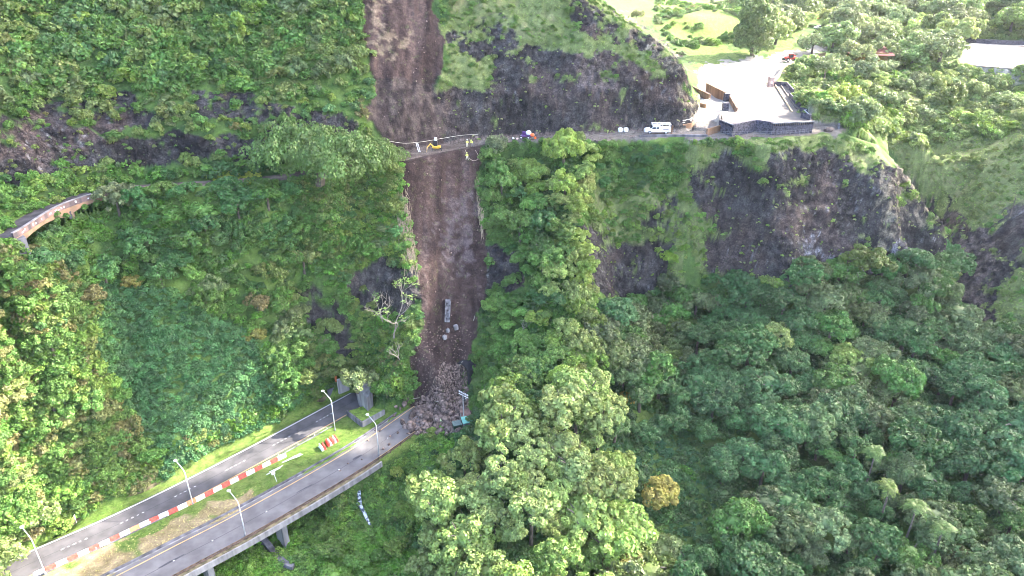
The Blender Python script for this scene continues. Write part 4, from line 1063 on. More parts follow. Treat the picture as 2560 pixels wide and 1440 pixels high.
for name, p, r, lift, mesh, tint, label, sz, trunk in SPEC:
    place_tree(name, p, r, lift, mesh, tint, label, "tree", trunk=trunk, sz=sz)

# palms
def palm_mesh(seed, n=20, ln=3.4):
    g = random.Random(seed); V = []; F = []
    for k in range(n):
        a = k * 2.39996 + g.uniform(-.15, .15); e = .15 + 1.0 * (k / n) ** 1.2; l = ln * g.uniform(.85, 1.1)
        d = Vector((math.cos(a), math.sin(a), 0)); s = Vector((-d.y, d.x, 0))
        pr = None
        for i in range(13):
            t = i / 12
            c = d * (l * t * math.cos(e) * (1 - .12 * t)) + Vector((0, 0, l * (math.sin(e) * t - .75 * t * t)))
            w = .62 * math.sin(math.pi * min(1, t * .9 + .1)) + .04
            if pr is not None:
                c0, w0 = pr
                for sd in (-1, 1):
                    b0 = len(V); dn = Vector((0, 0, -.30))
                    V += [c0, c0 * .45 + c * .55, c * .8 + c0 * .2 + s * sd * w + dn * w + d * .22, c0 + s * sd * w * .95 + dn * w + d * .22]
                    F.append((b0, b0 + 1, b0 + 2, b0 + 3))
            pr = (c, w)
    me = bpy.data.meshes.new("fronds"); me.from_pydata([tuple(v) for v in V], [], F); me.update(); me.materials.append(m_leaf)
    return me
PALM = [palm_mesh(1), palm_mesh(2, 15, 2.8)]
for i, (bx, by, k, hgt, tint, lab) in enumerate([(2292, 1262, 0, 9.0, (.105, .145, .055), "large coconut style palm with wide drooping fronds in the valley"),
        (2358, 1318, 1, 8.0, (.10, .135, .055), "smaller palm just below and right of the large palm"), (2188, 1128, 1, 8.0, (.09, .13, .05), "palm half hidden behind the big tree crowns above the large palm"),
        (2225, 1215, 1, 7.0, (.11, .14, .045), "small yellowish palm left of the large palm")]):
    q = at(bx, by, 5.5 + (0 if i else 1)); root = empty("palm_tree", (q[0], q[1], q[2] - hgt)); tag(root, lab, "palm")
    f = bpy.data.objects.new("fronds", PALM[k]); C.objects.link(f); f.parent = root; f.location = (0, 0, hgt); f['tint'] = list(tint); f.rotation_euler = (-.30, 0, i * 1.3)
    MB().tube([(0, 0, -1), (.15, 0, hgt * .5), (0, 0, hgt)], [.22, .17, .13]).build("trunk", m_bark, root)
    TREES = [T for T in TREES if math.hypot(T[0][0] - q[0], T[0][1] - q[1]) > T[1] * .8 + 1.6 or T[0][2] + T[2] < q[2] - 4]

# bare, twisted trees beside the slide
m_twig = mat_basic("grey_brown_bark", (.23, .20, .165), .9, .3, 3.0, bump=.2)
def bare_tree(px, py, h, seed, label, leaf_tint, leafy=.5, off=None, deep=4, thin=.022, wide=.75):
    p = hit(px, py) if off is None else at(px, py, off)
    g = random.Random(seed); root = empty("bare_tree", tuple(p)); tag(root, label, "tree")
    mb = MB(); tips = []
    def grow(a, d, l, r, depth):
        pts = [a]; dd = d.copy()
        for k in range(3):
            dd = (dd + Vector((g.uniform(-.3, .3), g.uniform(-.3, .3), g.uniform(-.08, .22)))).normalized()
            pts.append(pts[-1] + dd * l / 3)
        mb.tube(pts, [r, r * .85, r * .72, r * .6], 5 if depth else 7, cap=False)
        if depth >= deep: tips.append(pts[-1]); return
        for k in range(g.choice((2, 2, 3))):
            nd = (dd + Vector((g.uniform(-1, 1), g.uniform(-.9, .7), g.uniform(-.25, .7))) * wide).normalized()
            grow(pts[-1], nd, l * g.uniform(.62, .85), r * .66, depth + 1)
    grow(Vector((0, 0, -.4)), Vector((.1, -.2, 1)).normalized(), h * .30, h * thin, 0)
    mb.build("trunk", m_twig, root)
    gg = np.random.default_rng(seed); Vs = []
    for t in tips:
        if g.random() < leafy:
            n = 14; P = np.array(t[:]) + gg.normal(0, .38, (n, 3)) * np.array([1, 1, .45]); Nn = gg.normal(0, .4, (n, 3)) + np.array([0, 0, 1]); Nn /= np.linalg.norm(Nn, axis=1)[:, None]
            Vs.append(leaf_quads(P, Nn, .22, .9, gg))
    if Vs:
        V = np.concatenate(Vs); me = np_mesh("foliage", V, np.arange(len(V)).reshape(-1, 4), m_leaf)
        f = link_mesh("foliage", me, parent=root); f['tint'] = list(leaf_tint)
    return root
bare_tree(988, 862, 17.0, 8, "wide half bare grey brown tree with sparse green sprays leaning over the slide", (.095, .135, .045), .42, deep=5, thin=.015, wide=1.05)
bare_tree(955, 835, 12.0, 23, "leafless pale twiggy tree against the dark rock left of the slide", G_MID, .05, deep=5, thin=.015, wide=1.0)
bare_tree(1000, 905, 6.0, 12, "small leafless tree on the left lip of the slide just above the rubble", G_MID, .1)
bare_tree(1300, 850, 6.0, 17, "fallen looking bare branches among the trees right of the slide", G_MID, .1)
# pale roots and dead vines hanging down the left edge of the scar
g = random.Random(5); mb = MB()
for k in range(170):
    s = g.random(); ex = 1012 + 28 * s + g.uniform(-26, 5); ey = 470 + 190 * s
    q0 = None; pts = []
    L_ = g.uniform(18, 60); x_ = ex
    for i in range(5):
        x_ += g.uniform(-4, 5); q = hit(x_, ey + L_ * i / 4, 120, 200); pts.append(Vector(q) + Vector((0, -.35 - .3 * math.sin(i * .8), .25)))
    mb.tube(pts, g.uniform(.03, .07), 4, cap=False)
for k in range(40):
    s = g.random(); ex = 1195 + 12 * s + g.uniform(-4, 6); ey = 440 + 130 * s; pts = []
    for i in range(4): pts.append(Vector(hit(ex + g.uniform(-4, 3), ey + 14 * i, 120, 200)) + Vector((0, -.4, .2)))
    mb.tube(pts, g.uniform(.03, .05), 4, cap=False)
tag(mb.build("hanging_roots", mat_basic("root", (.27, .21, .14), .9, .3, 3.0, bump=0)), "pale dead roots and vines hanging down both edges of the lower slide", "roots", kind='stuff')
P, Nn = scatter(zone([(505, 425), (640, 418), (650, 440), (630, 455), (520, 455)], .3) & free, 3.0, 80, .35)
stuff("yellow_vines", SHRUB[:2], P, np.random.default_rng(19).uniform(.3, .6, len(P)), tints(len(P), 81, [(.22, .235, .05), (.17, .22, .05)], [3, 2], P, .1), 82,
      label="patch of yellow green vines beside the old road left of the umbrella tree", cat="vines")
scored = []
for T in TREES:
    px, py, dep = project(T[0][0], T[0][1], T[0][2] + T[2])
    inside = -40 < px < 2600 and -40 < py < 1480
    scored.append((float(T[1] / dep) * (1.0 if inside else 0.01), T))
scored.sort(key=lambda s: -s[0])
N_TREES = 285
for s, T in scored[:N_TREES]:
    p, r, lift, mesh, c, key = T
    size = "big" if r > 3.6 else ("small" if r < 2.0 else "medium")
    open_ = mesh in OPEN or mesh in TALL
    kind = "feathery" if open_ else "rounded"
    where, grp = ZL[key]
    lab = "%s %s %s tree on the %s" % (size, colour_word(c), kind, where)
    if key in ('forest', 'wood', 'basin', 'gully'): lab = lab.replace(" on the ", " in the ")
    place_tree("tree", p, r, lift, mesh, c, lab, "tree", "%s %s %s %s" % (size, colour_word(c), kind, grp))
rest = [T for s, T in scored[N_TREES:]]
by = {}
for T in rest: by.setdefault(id(T[3]), []).append(T)
allm = BIG + OPEN + TALL
Pr = np.array([T[0] + np.array([0, 0, T[2]]) for T in rest])
o_rest = stuff("distant_trees", allm, Pr, np.array([T[1] for T in rest]), np.array([T[4] for T in rest]), 70, tilt=.1,
               label="the many smaller tree crowns filling in the woods and hollows", cat="trees")

# ------------------------------------------------------------------ materials for built things
m_asph = mat_basic("asphalt", (.078, .073, .076), .9, .25, .35, bump=.1)
m_asph2 = mat_basic("worn_asphalt", (.125, .115, .115), .9, .25, .3, bump=.1)
m_white = mat_basic("white_paint", (.74, .74, .72), .6, .08, 2.0, bump=0)
m_yel = mat_basic("yellow_paint", (.58, .36, .12), .7, .2, 1.0, bump=0)
m_conc = mat_basic("concrete", (.20, .19, .19), .9, .4, .8, bump=.25, streak=True)
m_conc_m = mat_basic("dirty_concrete", (.085, .078, .082), .95, .55, 1.2, bump=.4, col2=(.14, .132, .135))
m_conc_d = mat_basic("stained_concrete", (.115, .11, .12), .95, .5, .7, bump=.3, streak=True)
m_conc_b = mat_basic("buff_concrete", (.22, .165, .115), .9, .35, .6, bump=.2, streak=True, col2=(.24, .14, .085))
m_moss_c = mat_basic("mossy_concrete", (.105, .095, .05), .95, .5, .9, bump=.3, col2=(.13, .105, .06))
m_dark = mat_basic("dark_metal", (.025, .025, .028), .5, .2, 3.0, bump=0)
m_steel = mat_basic("galvanised_steel", (.62, .62, .62), .45, .1, 3.0, metallic=.35, bump=0)
m_wht_p = mat_basic("white_plastic", (.80, .80, .79), .45, .06, 2.0, bump=.05)
m_red_p = mat_basic("red_plastic", (.62, .075, .055), .5, .25, 1.5, bump=.05, col2=(.60, .10, .07))
m_or_p = mat_basic("faded_orange_plastic", (.74, .24, .11), .55, .2, 1.5, bump=.05)
m_brown = mat_basic("brown_rendered_wall", (.185, .105, .060), .85, .35, .5, bump=.2, streak=True)
m_lava = mat_basic("dark_lava_stone_wall", (.060, .055, .070), .9, .6, 2.2, bump=.6)
m_pave = mat_basic("warm_grey_paving", (.095, .080, .071), .9, .15, .4, bump=.05)  # one even warm grey for deck, car park and distant road
m_glass = mat_basic("dark_glass", (.03, .04, .05), .15, .1, 2.0, bump=0)
m_rubber = mat_basic("rubber", (.02, .02, .021), .85, .2, 4.0, bump=0)
m_truck = mat_basic("white_car_paint", (.78, .78, .77), .3, .03, 1.0, bump=0)
m_redpaint = mat_basic("red_machine_paint", (.45, .05, .03), .4, .2, 1.5, bump=0)
m_yelpaint = mat_basic("yellow_machine_paint", (.62, .38, .05), .45, .2, 1.5, bump=0)
m_teal = mat_basic("teal_roof", (.16, .40, .32), .6, .12, 1.0, bump=.05)
m_soil = mat_basic("red_brown_soil", (.17, .105, .085), .95, .3, 1.2, bump=.4)
m_green = mat_basic("dark_green_paint", (.025, .050, .032), .5, .25, 2.0, bump=0)
m_stone = mat_basic("slide_boulder", (.125, .090, .075), .95, .6, 1.6, bump=.5)
m_void = mat_basic("tunnel_darkness", (.02, .02, .023), .95, .3, 1.0, bump=0)  # near-black stands in for tunnel darkness, on the portal rings too

def strip_obj(name, ln, o0, o1, z, mat, i0=0, i1=None, kind='structure', parent=None):
    L0 = offset_line(ln, o0)[i0:i1]; L1 = offset_line(ln, o1)[i0:i1]
    A = [(p[0], p[1], z) for p in L0]; B = [(p[0], p[1], z) for p in L1]
    o = MB().strip(A, B).build(name, mat, parent)
    if kind and parent is None: o['kind'] = kind
    return o
strip_obj("road", YEL, -.45, 6.35, 0.0, m_asph)
strip_obj("road_marking", YEL, -.02, .14, .006, m_yel)
strip_obj("road_marking", YEL, 5.95, 6.10, .006, m_white)
strip_obj("road", NEAR_IN, .95, -6.75, 0.0, m_asph2)
strip_obj("road_marking", NEAR_IN, -.02, .13, .006, m_yel)
strip_obj("road_marking", NEAR_IN, -6.35, -6.22, .006, m_yel, 18)
# lane markers: groups of short dashes on the far carriageway, studs on the near one
mb = MB()
for (px, py) in [(806, 1041), (702, 1100), (588, 1163), (462, 1227), (331, 1294), (188, 1365)]:
    q = at(px, py, 0); d, _, _ = polydist(np.array([q[0]]), np.array([q[1]]), YEL)
    best = min(range(len(YEL) - 1), key=lambda i: np.hypot(*(YEL[i][:2] - q[:2])))
    t = YEL[best + 1] - YEL[best]; t = t / np.linalg.norm(t); n = np.array([-t[1], t[0], 0]); c = YEL[best] + t * ((q - YEL[best]) @ t) + n * 3.0
    for k in range(5):
        e = c + t * (k - 2) * .95; w = .11; l = .30 if k % 2 else .46
        mb.face([e - t * l / 2 - n * w / 2 + [0, 0, .006], e + t * l / 2 - n * w / 2 + [0, 0, .006], e + t * l / 2 + n * w / 2 + [0, 0, .006], e - t * l / 2 + n * w / 2 + [0, 0, .006]])
tag(mb.build("road_marking", m_white), kind='structure')
mb = MB()
for i in range(3, len(NEAR_MID) - 14, 4):
    p = NEAR_MID[i]; mb.box((p[0], p[1], .02), (.22, .14, .03), .75)
tag(mb.build("road_marking", m_white), kind='structure')
# tar joints and a wet stain
mj = mat_basic("tar", (.03, .03, .033), .7, .1, 1.0, bump=0)
strip_obj("road_marking", YEL, 2.96, 3.04, .004, mj)
strip_obj("road_marking", NEAR_IN, -3.22, -3.14, .004, mj)
ms = mat_basic("wet_asphalt", (.045, .043, .05), .6, .4, 1.2, bump=0)
g = random.Random(3)
for (px, py, a, l, w) in [(735, 1082, 0, 5.0, 1.1), (720, 1078, 0, 2.5, .6), (760, 1222, 0, 4.0, .35), (430, 1402, 0, 5.0, .4), (893, 1143, 0, 2.4, .7)]:
    q = at(px, py, .004); t = Vector((.72, .69, 0)); n = Vector((-.69, .72, 0))
    MB().face([Vector(q) + t * (l / 2) * math.cos(k / 14 * 6.283) * g.uniform(.8, 1.1) + n * (w / 2) * math.sin(k / 14 * 6.283) * g.uniform(.7, 1.15) for k in range(14)]).build("road_stain", ms)['kind'] = 'structure'
# kerbs, gutters and low walls
def wall_thing(name, ln, off, th, z0, z1, mat, label, cat, i0=0, i1=None):
    o = MB().wall(offset_line(ln, off)[i0:i1], th, z0, z1).build(name, mat); return tag(o, label, cat)
wall_thing("gutter_wall", YEL, 9.0, .45, -.6, .38, m_moss_c, "low mossy gutter wall along the upper side of the far carriageway", "wall", 4, 42)
wall_thing("median_kerb", YEL, -1.0, .22, -.4, .16, m_conc_d, "dark kerb under the barrier line beside the median grass", "kerb", 2, 34)
wall_thing("median_wall", NEAR_IN, 1.35, .30, -.5, .42, m_conc_d, "dark stained low wall between median and near carriageway", "wall", 0, 31)
tag(strip_obj("kerb", NEAR_IN, .95, 1.2, .02, m_conc, kind=None), kind='structure')

# viaduct under the near carriageway
NV = 26
v = tag(empty("viaduct", tuple(NEAR_MID[10])), "concrete viaduct carrying the near carriageway over the gully", "viaduct")
def vparts(name, mb, mat):
    o = mb.build(name, mat); o.parent = v; o.matrix_parent_inverse = Matrix.Translation(-Vector(NEAR_MID[10])); return o
vparts("edge_beam", MB().wall(offset_line(NEAR_IN, -7.95)[:NV], .30, -1.0, .22), m_conc)
L0 = offset_line(NEAR_IN, -6.76)[:NV]; L1 = offset_line(NEAR_IN, -7.79)[:NV]
vparts("walkway", MB().strip([(p[0], p[1], .16) for p in L0], [(p[0], p[1], .16) for p in L1]), m_moss_c)
vparts("walkway_kerb", MB().wall(offset_line(NEAR_IN, -6.86)[:NV], .18, -.1, .22), m_conc_d)
vparts("girder", MB().wall(offset_line(NEAR_IN, -6.3)[:NV], .7, -1.9, -.3), m_conc_d)
vparts("girder", MB().wall(offset_line(NEAR_IN, -3.0)[:NV], .7, -1.9, -.3), m_conc_d)
for (px, py) in [(520, 1402), (706, 1300), (440, 1450)]:
    q = at(px, py, -.9); a = math.atan2(.69, .72)
    vparts("pier", MB().box((q[0] - .9, q[1] + .9, -5.6), (1.1, 3.2, 9.0), a).bevel(.08, 1), m_conc)
(lambda *a: None)("abutment", MB().wall([at(722, 1290, 0) + [0, 0, -.4], at(800, 1240, 0) + [0, 0, -.4], at(870, 1200, 0) + [0, 0, -.3]], .5, -5, .1), m_conc_d)
# guard rail on the outer edge
gr = tag(empty("guard_rail", tuple(NEAR_MID[10])), "long dark guard rail on the outer edge of the near carriageway", "guard rail")
def gparts(name, mb, mat):
    o = mb.build(name, mat); o.parent = gr; o.matrix_parent_inverse = Matrix.Translation(-Vector(NEAR_MID[10])); return o
RL = offset_line(NEAR_IN, -7.05)[:40]
m_rail = mat_basic("rusty_rail", (.10, .065, .045), .8, .5, 1.5, bump=.1)
gparts("rail", MB().wall(RL, .09, .52, .78), m_rail); gparts("rail", MB().wall(RL, .09, .22, .36), m_rail)
for i in range(0, 40, 1):
    p = RL[i]; gparts("post", MB().box((p[0], p[1], .35), (.14, .14, .95), .75), m_rail)

# lamp posts
def lamp(px, py, label, near=False):
    q = at(px, py, 0.05); r = empty("street_lamp", tuple(q)); tag(r, label, "street lamp", "street lamps along the highway")
    d = Vector((-.70, .45, 0)).normalized() if not near else Vector((-.72, .5, 0)).normalized()
    MB().tube([(0, 0, 0), (0, 0, 7.6)], [.115, .075], 8).build("pole", m_steel, r, True)
    MB().tube([(0, 0, 7.55), d * .25 + Vector((0, 0, 8.1)), d * 2.0 + Vector((0, 0, 9.3))], [.075, .065, .05], 8).build("arm", m_steel, r, True)
    MB().ball(d * 2.25 + Vector((0, 0, 9.36)), (.36, .30, .15), 2).build("lamp_head", m_wht_p, r, True)
    MB().cyl((0, 0, -.05), (0, 0, .28), .2, 8).build("base", m_conc, r)
    return r
lamp(113, 1434, "street lamp at the bottom left end of the barrier line")
lamp(482, 1259, "street lamp rising from the middle of the red and white barrier line")
lamp(838, 1075, "street lamp on the median nearest the far tunnel and the loose barriers")
lamp(614, 1339, "street lamp on the viaduct edge of the near carriageway", True)
lamp(948, 1138, "street lamp on the near carriageway's edge closest to the rubble", True)

# water-filled barriers
def barrier_meshes():
    prof = [(-.26, 0), (.26, 0), (.26, .16), (.19, .26), (.12, .82), (.09, .90), (-.09, .90), (-.12, .82), (-.19, .26), (-.26, .16)]
    mb = MB(); n = len(prof); ring = []
    for x, k in ((-.90, .86), (-.84, 1), (.84, 1), (.90, .86)):
        ring.append([mb.bm.verts.new((x, p[0] * k, p[1] * (1 if k == 1 else .985) + (0 if k == 1 else .005))) for p in prof])
    for A, B in zip(ring[:-1], ring[1:]):
        for i in range(n): mb.bm.faces.new((A[i], A[(i + 1) % n], B[(i + 1) % n], B[i]))
    mb.bm.faces.new(ring[0]); mb.bm.faces.new(list(reversed(ring[-1])))
    bmesh.ops.recalc_face_normals(mb.bm, faces=mb.bm.faces[:])
    me = bpy.data.meshes.new("barrier"); mb.bm.to_mesh(me); mb.bm.free(); return me
BM = barrier_meshes()
BMS = {}
for k, m in (('white', m_wht_p), ('red', m_red_p), ('orange', m_or_p)):
    b_ = BM.copy(); b_.materials.append(m); BMS[k] = b_
mb = MB(); mb.box((-.35, -.225, .14), (.26, .10, .11)); mb.box((.35, -.225, .14), (.26, .10, .11)); mb.box((-.35, .225, .14), (.26, .10, .11)); mb.box((.35, .225, .14), (.26, .10, .11))  # near-black blocks stand in for the shadow inside hollow pockets
bmesh.ops.recalc_face_normals(mb.bm, faces=mb.bm.faces[:]); POCK = bpy.data.meshes.new("fork_pocket_shade"); mb.bm.to_mesh(POCK); mb.bm.free(); POCK.materials.append(m_dark)
mb = MB(); mb.cyl((-.6, 0, .88), (-.6, 0, .96), .09, 10); mb.cyl((.6, 0, .88), (.6, 0, .94), .05, 8)
bmesh.ops.recalc_face_normals(mb.bm, faces=mb.bm.faces[:]); CAPM = bpy.data.meshes.new("filler_cap"); mb.bm.to_mesh(CAPM); mb.bm.free(); CAPM.materials.append(m_dark)
def barrier(p, rz, colr_, label, group, roll=0):
    o = bpy.data.objects.new("barrier", BMS[colr_]); C.objects.link(o); o.location = tuple(p); o.rotation_euler = (roll, 0, rz); tag(o, label, "barrier", group)
    for nm, me_ in (("fork_pocket", POCK), ("filler_cap", CAPM)):
        c = bpy.data.objects.new(nm, me_); C.objects.link(c); c.parent = o
    return o
a0, a1 = at(705, 1146, 0), at(100, 1436, 0); mid_ = [at(x, y, 0) for x, y in [(705, 1146), (600, 1198), (480, 1259), (360, 1315), (235, 1375), (100, 1436)]]
chain = smooth_line(mid_, 40); cum = np.concatenate([[0], np.cumsum([np.linalg.norm(b - a) for a, b in zip(chain[:-1], chain[1:])])])
nb = 26; seg = cum[-1] / nb
for k in range(nb + 1):
    s = min(k * seg, cum[-1] - .01); i = int(np.searchsorted(cum, s, side='right') - 1); f = (s - cum[i]) / max(1e-6, cum[i + 1] - cum[i]); p = chain[i] + (chain[i + 1] - chain[i]) * f
    t = chain[i + 1] - chain[i]; c = 'white' if k % 2 == 0 else 'red'
    if k in (11, 17): c = 'orange'
    lab = {'white': "white plastic water barrier in the long line beside the median", 'red': "red plastic water barrier in the long line beside the median", 'orange': "faded orange barrier among the red and white ones of the long line"}[c]
    if k == 0: lab = "white barrier at the top end of the long line against the heap of pipes"
    o = barrier((p[0], p[1], .03), math.atan2(t[1], t[0]) + R.uniform(-.03, .03), c, lab, None if k == 0 else "%s barriers of the long line" % c)
    if k: o.scale = (seg * .97 / 1.8, 1, 1)
for (px, py, c, lab, grp) in [(803, 1118, 'white', "leftmost white barrier of the loose cluster on the median grass", None), (810, 1115, 'red', "red barrier touching the leftmost white one of the loose cluster", None),
        (819, 1107, 'red', "red barrier just right of the gap in the loose cluster", None), (823.5, 1105, 'white', "middle white barrier of the loose cluster on the median grass", None), (830, 1101, 'red', "red barrier between the two right hand white ones of the loose cluster", None),
        (835.5, 1098, 'white', "rightmost white barrier of the loose cluster on the median grass", None), (840, 1096, 'red', "red barrier at the right end of the loose cluster", None)]:
    q = at(px, py, .45); barrier((q[0], q[1], .02), -.95 + R.uniform(-.06, .06), c, lab, "loose barriers on the median")
# short white marker posts along the kerb
for i in range(4, 34, 2):
    p = offset_line(YEL, -1.0)[i]; o = MB().cyl((p[0], p[1], .1), (p[0], p[1], .62), .045, 6).build("marker_post", m_white)
    tag(o, "short thin white marker post on the kerb behind the barriers", "post", "marker posts along the median kerb")
# heap of long white pipes
for k in range(9):
    q = at(722 + k * 2.0 + g.uniform(-3, 3), 1150 - k * .9 + g.uniform(-3, 3), .15 + .09 * (k % 3)); a = .70 + g.uniform(-.2, .2); l = g.uniform(2.4, 3.6); d = Vector((math.cos(a), math.sin(a), 0)) * l / 2; q = Vector(q)
    tag(MB().cyl(q - d, q + d, .05, 7).build("pipe", m_wht_p), "long white plastic pipe in the heap at the end of the barriers", "pipe", "white pipes heaped at the end of the barriers")
for k, (px, py) in enumerate([(690, 1172), (684, 1178)]):
    q = Vector(at(px, py, .2)); d = Vector((.75, .66, 0)) * 1.5
    tag(MB().cyl(q - d, q + d, .05, 7).build("pipe", m_wht_p), "%s of two white pipes lying apart on the grass below the heap" % ("upper", "lower")[k], "pipe", "two pipes apart on the grass")
s_ = tag(empty("sign_post", tuple(at(692, 1204, 0))), "leaning white sign post in the median grass below the pipes", "sign")
MB().tube([(0, 0, 0), (-.35, .1, 1.9)], .06, 6).build("post", m_steel, s_); MB().box((-.42, .1, 2.0), (.7, .06, .55), .7).build("panel", m_wht_p, s_)
s_ = tag(empty("road_sign", tuple(at(192, 1308, 0))), "small white sign at the roadside at far left", "sign")
MB().cyl((0, 0, 0), (0, 0, 1.7), .04, 6).build("post", m_steel, s_); MB().box((0, 0, 1.55), (.06, .45, .75), .3).build("panel", m_wht_p, s_)
s_ = tag(empty("marker_box", tuple(at(50, 1385, 0))), "dark roadside box at the bottom left verge", "box"); MB().box((0, 0, .45), (.8, .6, .9), .6).bevel(.05, 1).build("body", m_dark, s_); MB().box((0, 0, .94), (.9, .7, .06), .6).build("lid", m_conc_d, s_)

# ------------------------------------------------------------------ tunnel mouths
A = at(896, 1003, 1.2); B = at(920, 1027, 1.2); Cc = at(934, 1013, 1.2)
bk = Vector((A[0] + Cc[0], A[1] + Cc[1], 0)) / 2 - Vector((B[0], B[1], 0)); bk = bk.normalized() * 4
tag(MB().prism([A[:2], B[:2], Cc[:2], (Cc[0] + bk.x, Cc[1] + bk.y), (A[0] + bk.x, A[1] + bk.y)], 0, [5.1, 4.6, 5.2, 6, 6]).bevel(.05, 1).build("wing_wall", m_conc), "pointed grey concrete prow between the two tunnel mouths", "wall")
Lp, Fp, Rp = at(867, 1028, 1.15), at(905, 1056, 1.15), at(961, 1025, 1.15)
pl = tag(empty("planter", (Fp[0], Fp[1], 0)), "raised grassy planter with stained concrete walls in front of the prow", "planter")
def plp(nm, mb, mat):
    o = mb.build(nm, mat); o.parent = pl; o.matrix_parent_inverse = Matrix.Translation((-Fp[0], -Fp[1], 0)); return o
plp("wall", MB().wall([Lp[:2], Fp[:2]], .35, -.3, 1.3), m_conc_d); plp("wall", MB().wall([Fp[:2], Rp[:2]], .35, -.3, 1.25), m_conc)
back = at(925, 1010, 1.1); plp("grass_top", MB().prism([Lp[:2], Fp[:2], Rp[:2], back[:2]], -.2, 1.08), mat_basic("turf", (.13, .20, .035), .95, .35, 1.2, bump=.5))
P = np.array([(1 - u) * ((1 - w) * Lp + w * Fp) + u * ((1 - w) * back + w * Rp) for u, w in np.random.default_rng(2).uniform(.03, .97, (340, 2))]); P[:, 2] = 1.08
stuff("grass", TUFT, P, np.random.default_rng(3).uniform(.12, .3, len(P)), tints(len(P), 4, [(.12, .19, .03), (.17, .22, .06)], [2, 1]), 5)
w_ = MB().wall([at(821, 994, 0)[:2], at(866, 972, 0)[:2]], .4, -.3, 2.1).build("retaining_wall", m_conc_d); tag(w_, "dark retaining wall beside the far carriageway just before the tunnel", "wall")
w_ = MB().box(at(858, 962, 4.2), (2.6, .6, 3.8), .7).bevel(.04, 1).build("portal_wall", m_conc); tag(w_, "grey concrete wall end showing through the trees over the far tunnel", "wall")
w_ = MB().box(at(839, 940, 5.2), (.5, .4, 3.0), .7).bevel(.04, 1).build("rusty_panel", mat_basic("orange_rust", (.42, .13, .05), .8, .3, 1.5)); tag(w_, "upright orange rusty panel in the bushes above the far carriageway", "panel")

def tunnel(center, axis, rad, length, label):
    root = empty("tunnel_portal", tuple(center)); tag(root, label, "tunnel")
    ax = Vector(axis).normalized(); sd = Vector((-ax.y, ax.x, 0)); up = Vector((0, 0, 1))
    def arch(r, d): return [ax * d + sd * r * math.cos(math.pi * k / 16) + up * (r * math.sin(math.pi * k / 16) + 2.2) for k in range(17)]
    def full(r, d): return [ax * d + sd * r - up * 1] + arch(r, d) + [ax * d - sd * r - up * 1]
    MB().strip(full(rad, 0), full(rad + .3, 0)).strip(full(rad + .3, 0), full(rad + .3, length)).build("portal_ring", m_void, root)
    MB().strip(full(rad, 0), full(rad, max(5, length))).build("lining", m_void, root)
    MB().face(full(rad, max(5, length))).build("darkness_end", m_void, root).name = "dark_end"  # added end cap coloured as the darkness inside the tunnel
    return root
tq = hit(1160, 922, 110, 200); tunnel((tq[0] - .5, tq[1] - .7, tq[2] - 2.3), (.62, .78, 0), 1.75, 1.6, "dark arched mouth of the near tunnel half buried behind the rubble")
fq = at(880, 985, 0); tunnel((FAR_MID[41][0], FAR_MID[41][1], -.1), (.60, .80, 0), 3.6, 8, "dark mouth of the far tunnel under the overhanging trees")

# ------------------------------------------------------------------ rubble
def rock_mesh(seed):
    bm = bmesh.new(); bmesh.ops.create_icosphere(bm, subdivisions=2, radius=1.0)
    g_ = random.Random(seed); pl_ = [(Vector((g_.gauss(0, 1), g_.gauss(0, 1), g_.gauss(0, 1))).normalized(), g_.uniform(.70, .94)) for _ in range(9)]
    sx, sy, sz = g_.uniform(.8, 1.25), g_.uniform(.7, 1.05), g_.uniform(.6, .9)
    for v_ in bm.verts:
        c = v_.co.copy()
        for n_v, dd in pl_:
            k = c.dot(n_v)
            if k > dd: c -= n_v * (k - dd)
        v_.co = Vector((c.x * sx, c.y * sy, c.z * sz)) * (1 + g_.uniform(-.04, .04))
    me = bpy.data.meshes.new("boulder"); bm.to_mesh(me); bm.free(); me.materials.append(m_stone); return me
nt = m_stone.node_tree; b = [x for x in nt.nodes if x.type == 'BSDF_PRINCIPLED'][0]; src = b.inputs['Base Color'].links[0].from_socket
oi = nt.nodes.new('ShaderNodeObjectInfo'); mr_ = nt.nodes.new('ShaderNodeMapRange'); mr_.inputs['To Min'].default_value = .55; mr_.inputs['To Max'].default_value = 1.7
hv = nt.nodes.new('ShaderNodeHueSaturation'); nt.links.new(oi.outputs['Random'], mr_.inputs['Value']); nt.links.new(mr_.outputs[0], hv.inputs['Value']); nt.links.new(src, hv.inputs['Color']); nt.links.new(hv.outputs[0], b.inputs['Base Color'])
ROCKM = [rock_mesh(i) for i in range(9)]
RUB = [(1025, 1060), (1040, 1010), (1075, 985), (1105, 905), (1165, 915), (1172, 1000), (1165, 1050), (1148, 1090), (1090, 1085), (1048, 1090), (1010, 1072)]
BOUL = []; g = random.Random(21)
while len(BOUL) < 285:
    x = g.uniform(985, 1178); y = g.uniform(905, 1095)
    if not inpoly(np.array([x]), np.array([y]), RUB)[0]: continue
    if math.hypot(x - 1160, y - 922) < 24: continue
    big = (y - 930) / 150
    s = g.uniform(.18 + .14 * big, .32 + .30 * big) + .75 * g.random() ** 2.6 * (.25 + .75 * big)
    q = hit(x, y, 120, 200)
    BOUL.append((q, s, "heap"))
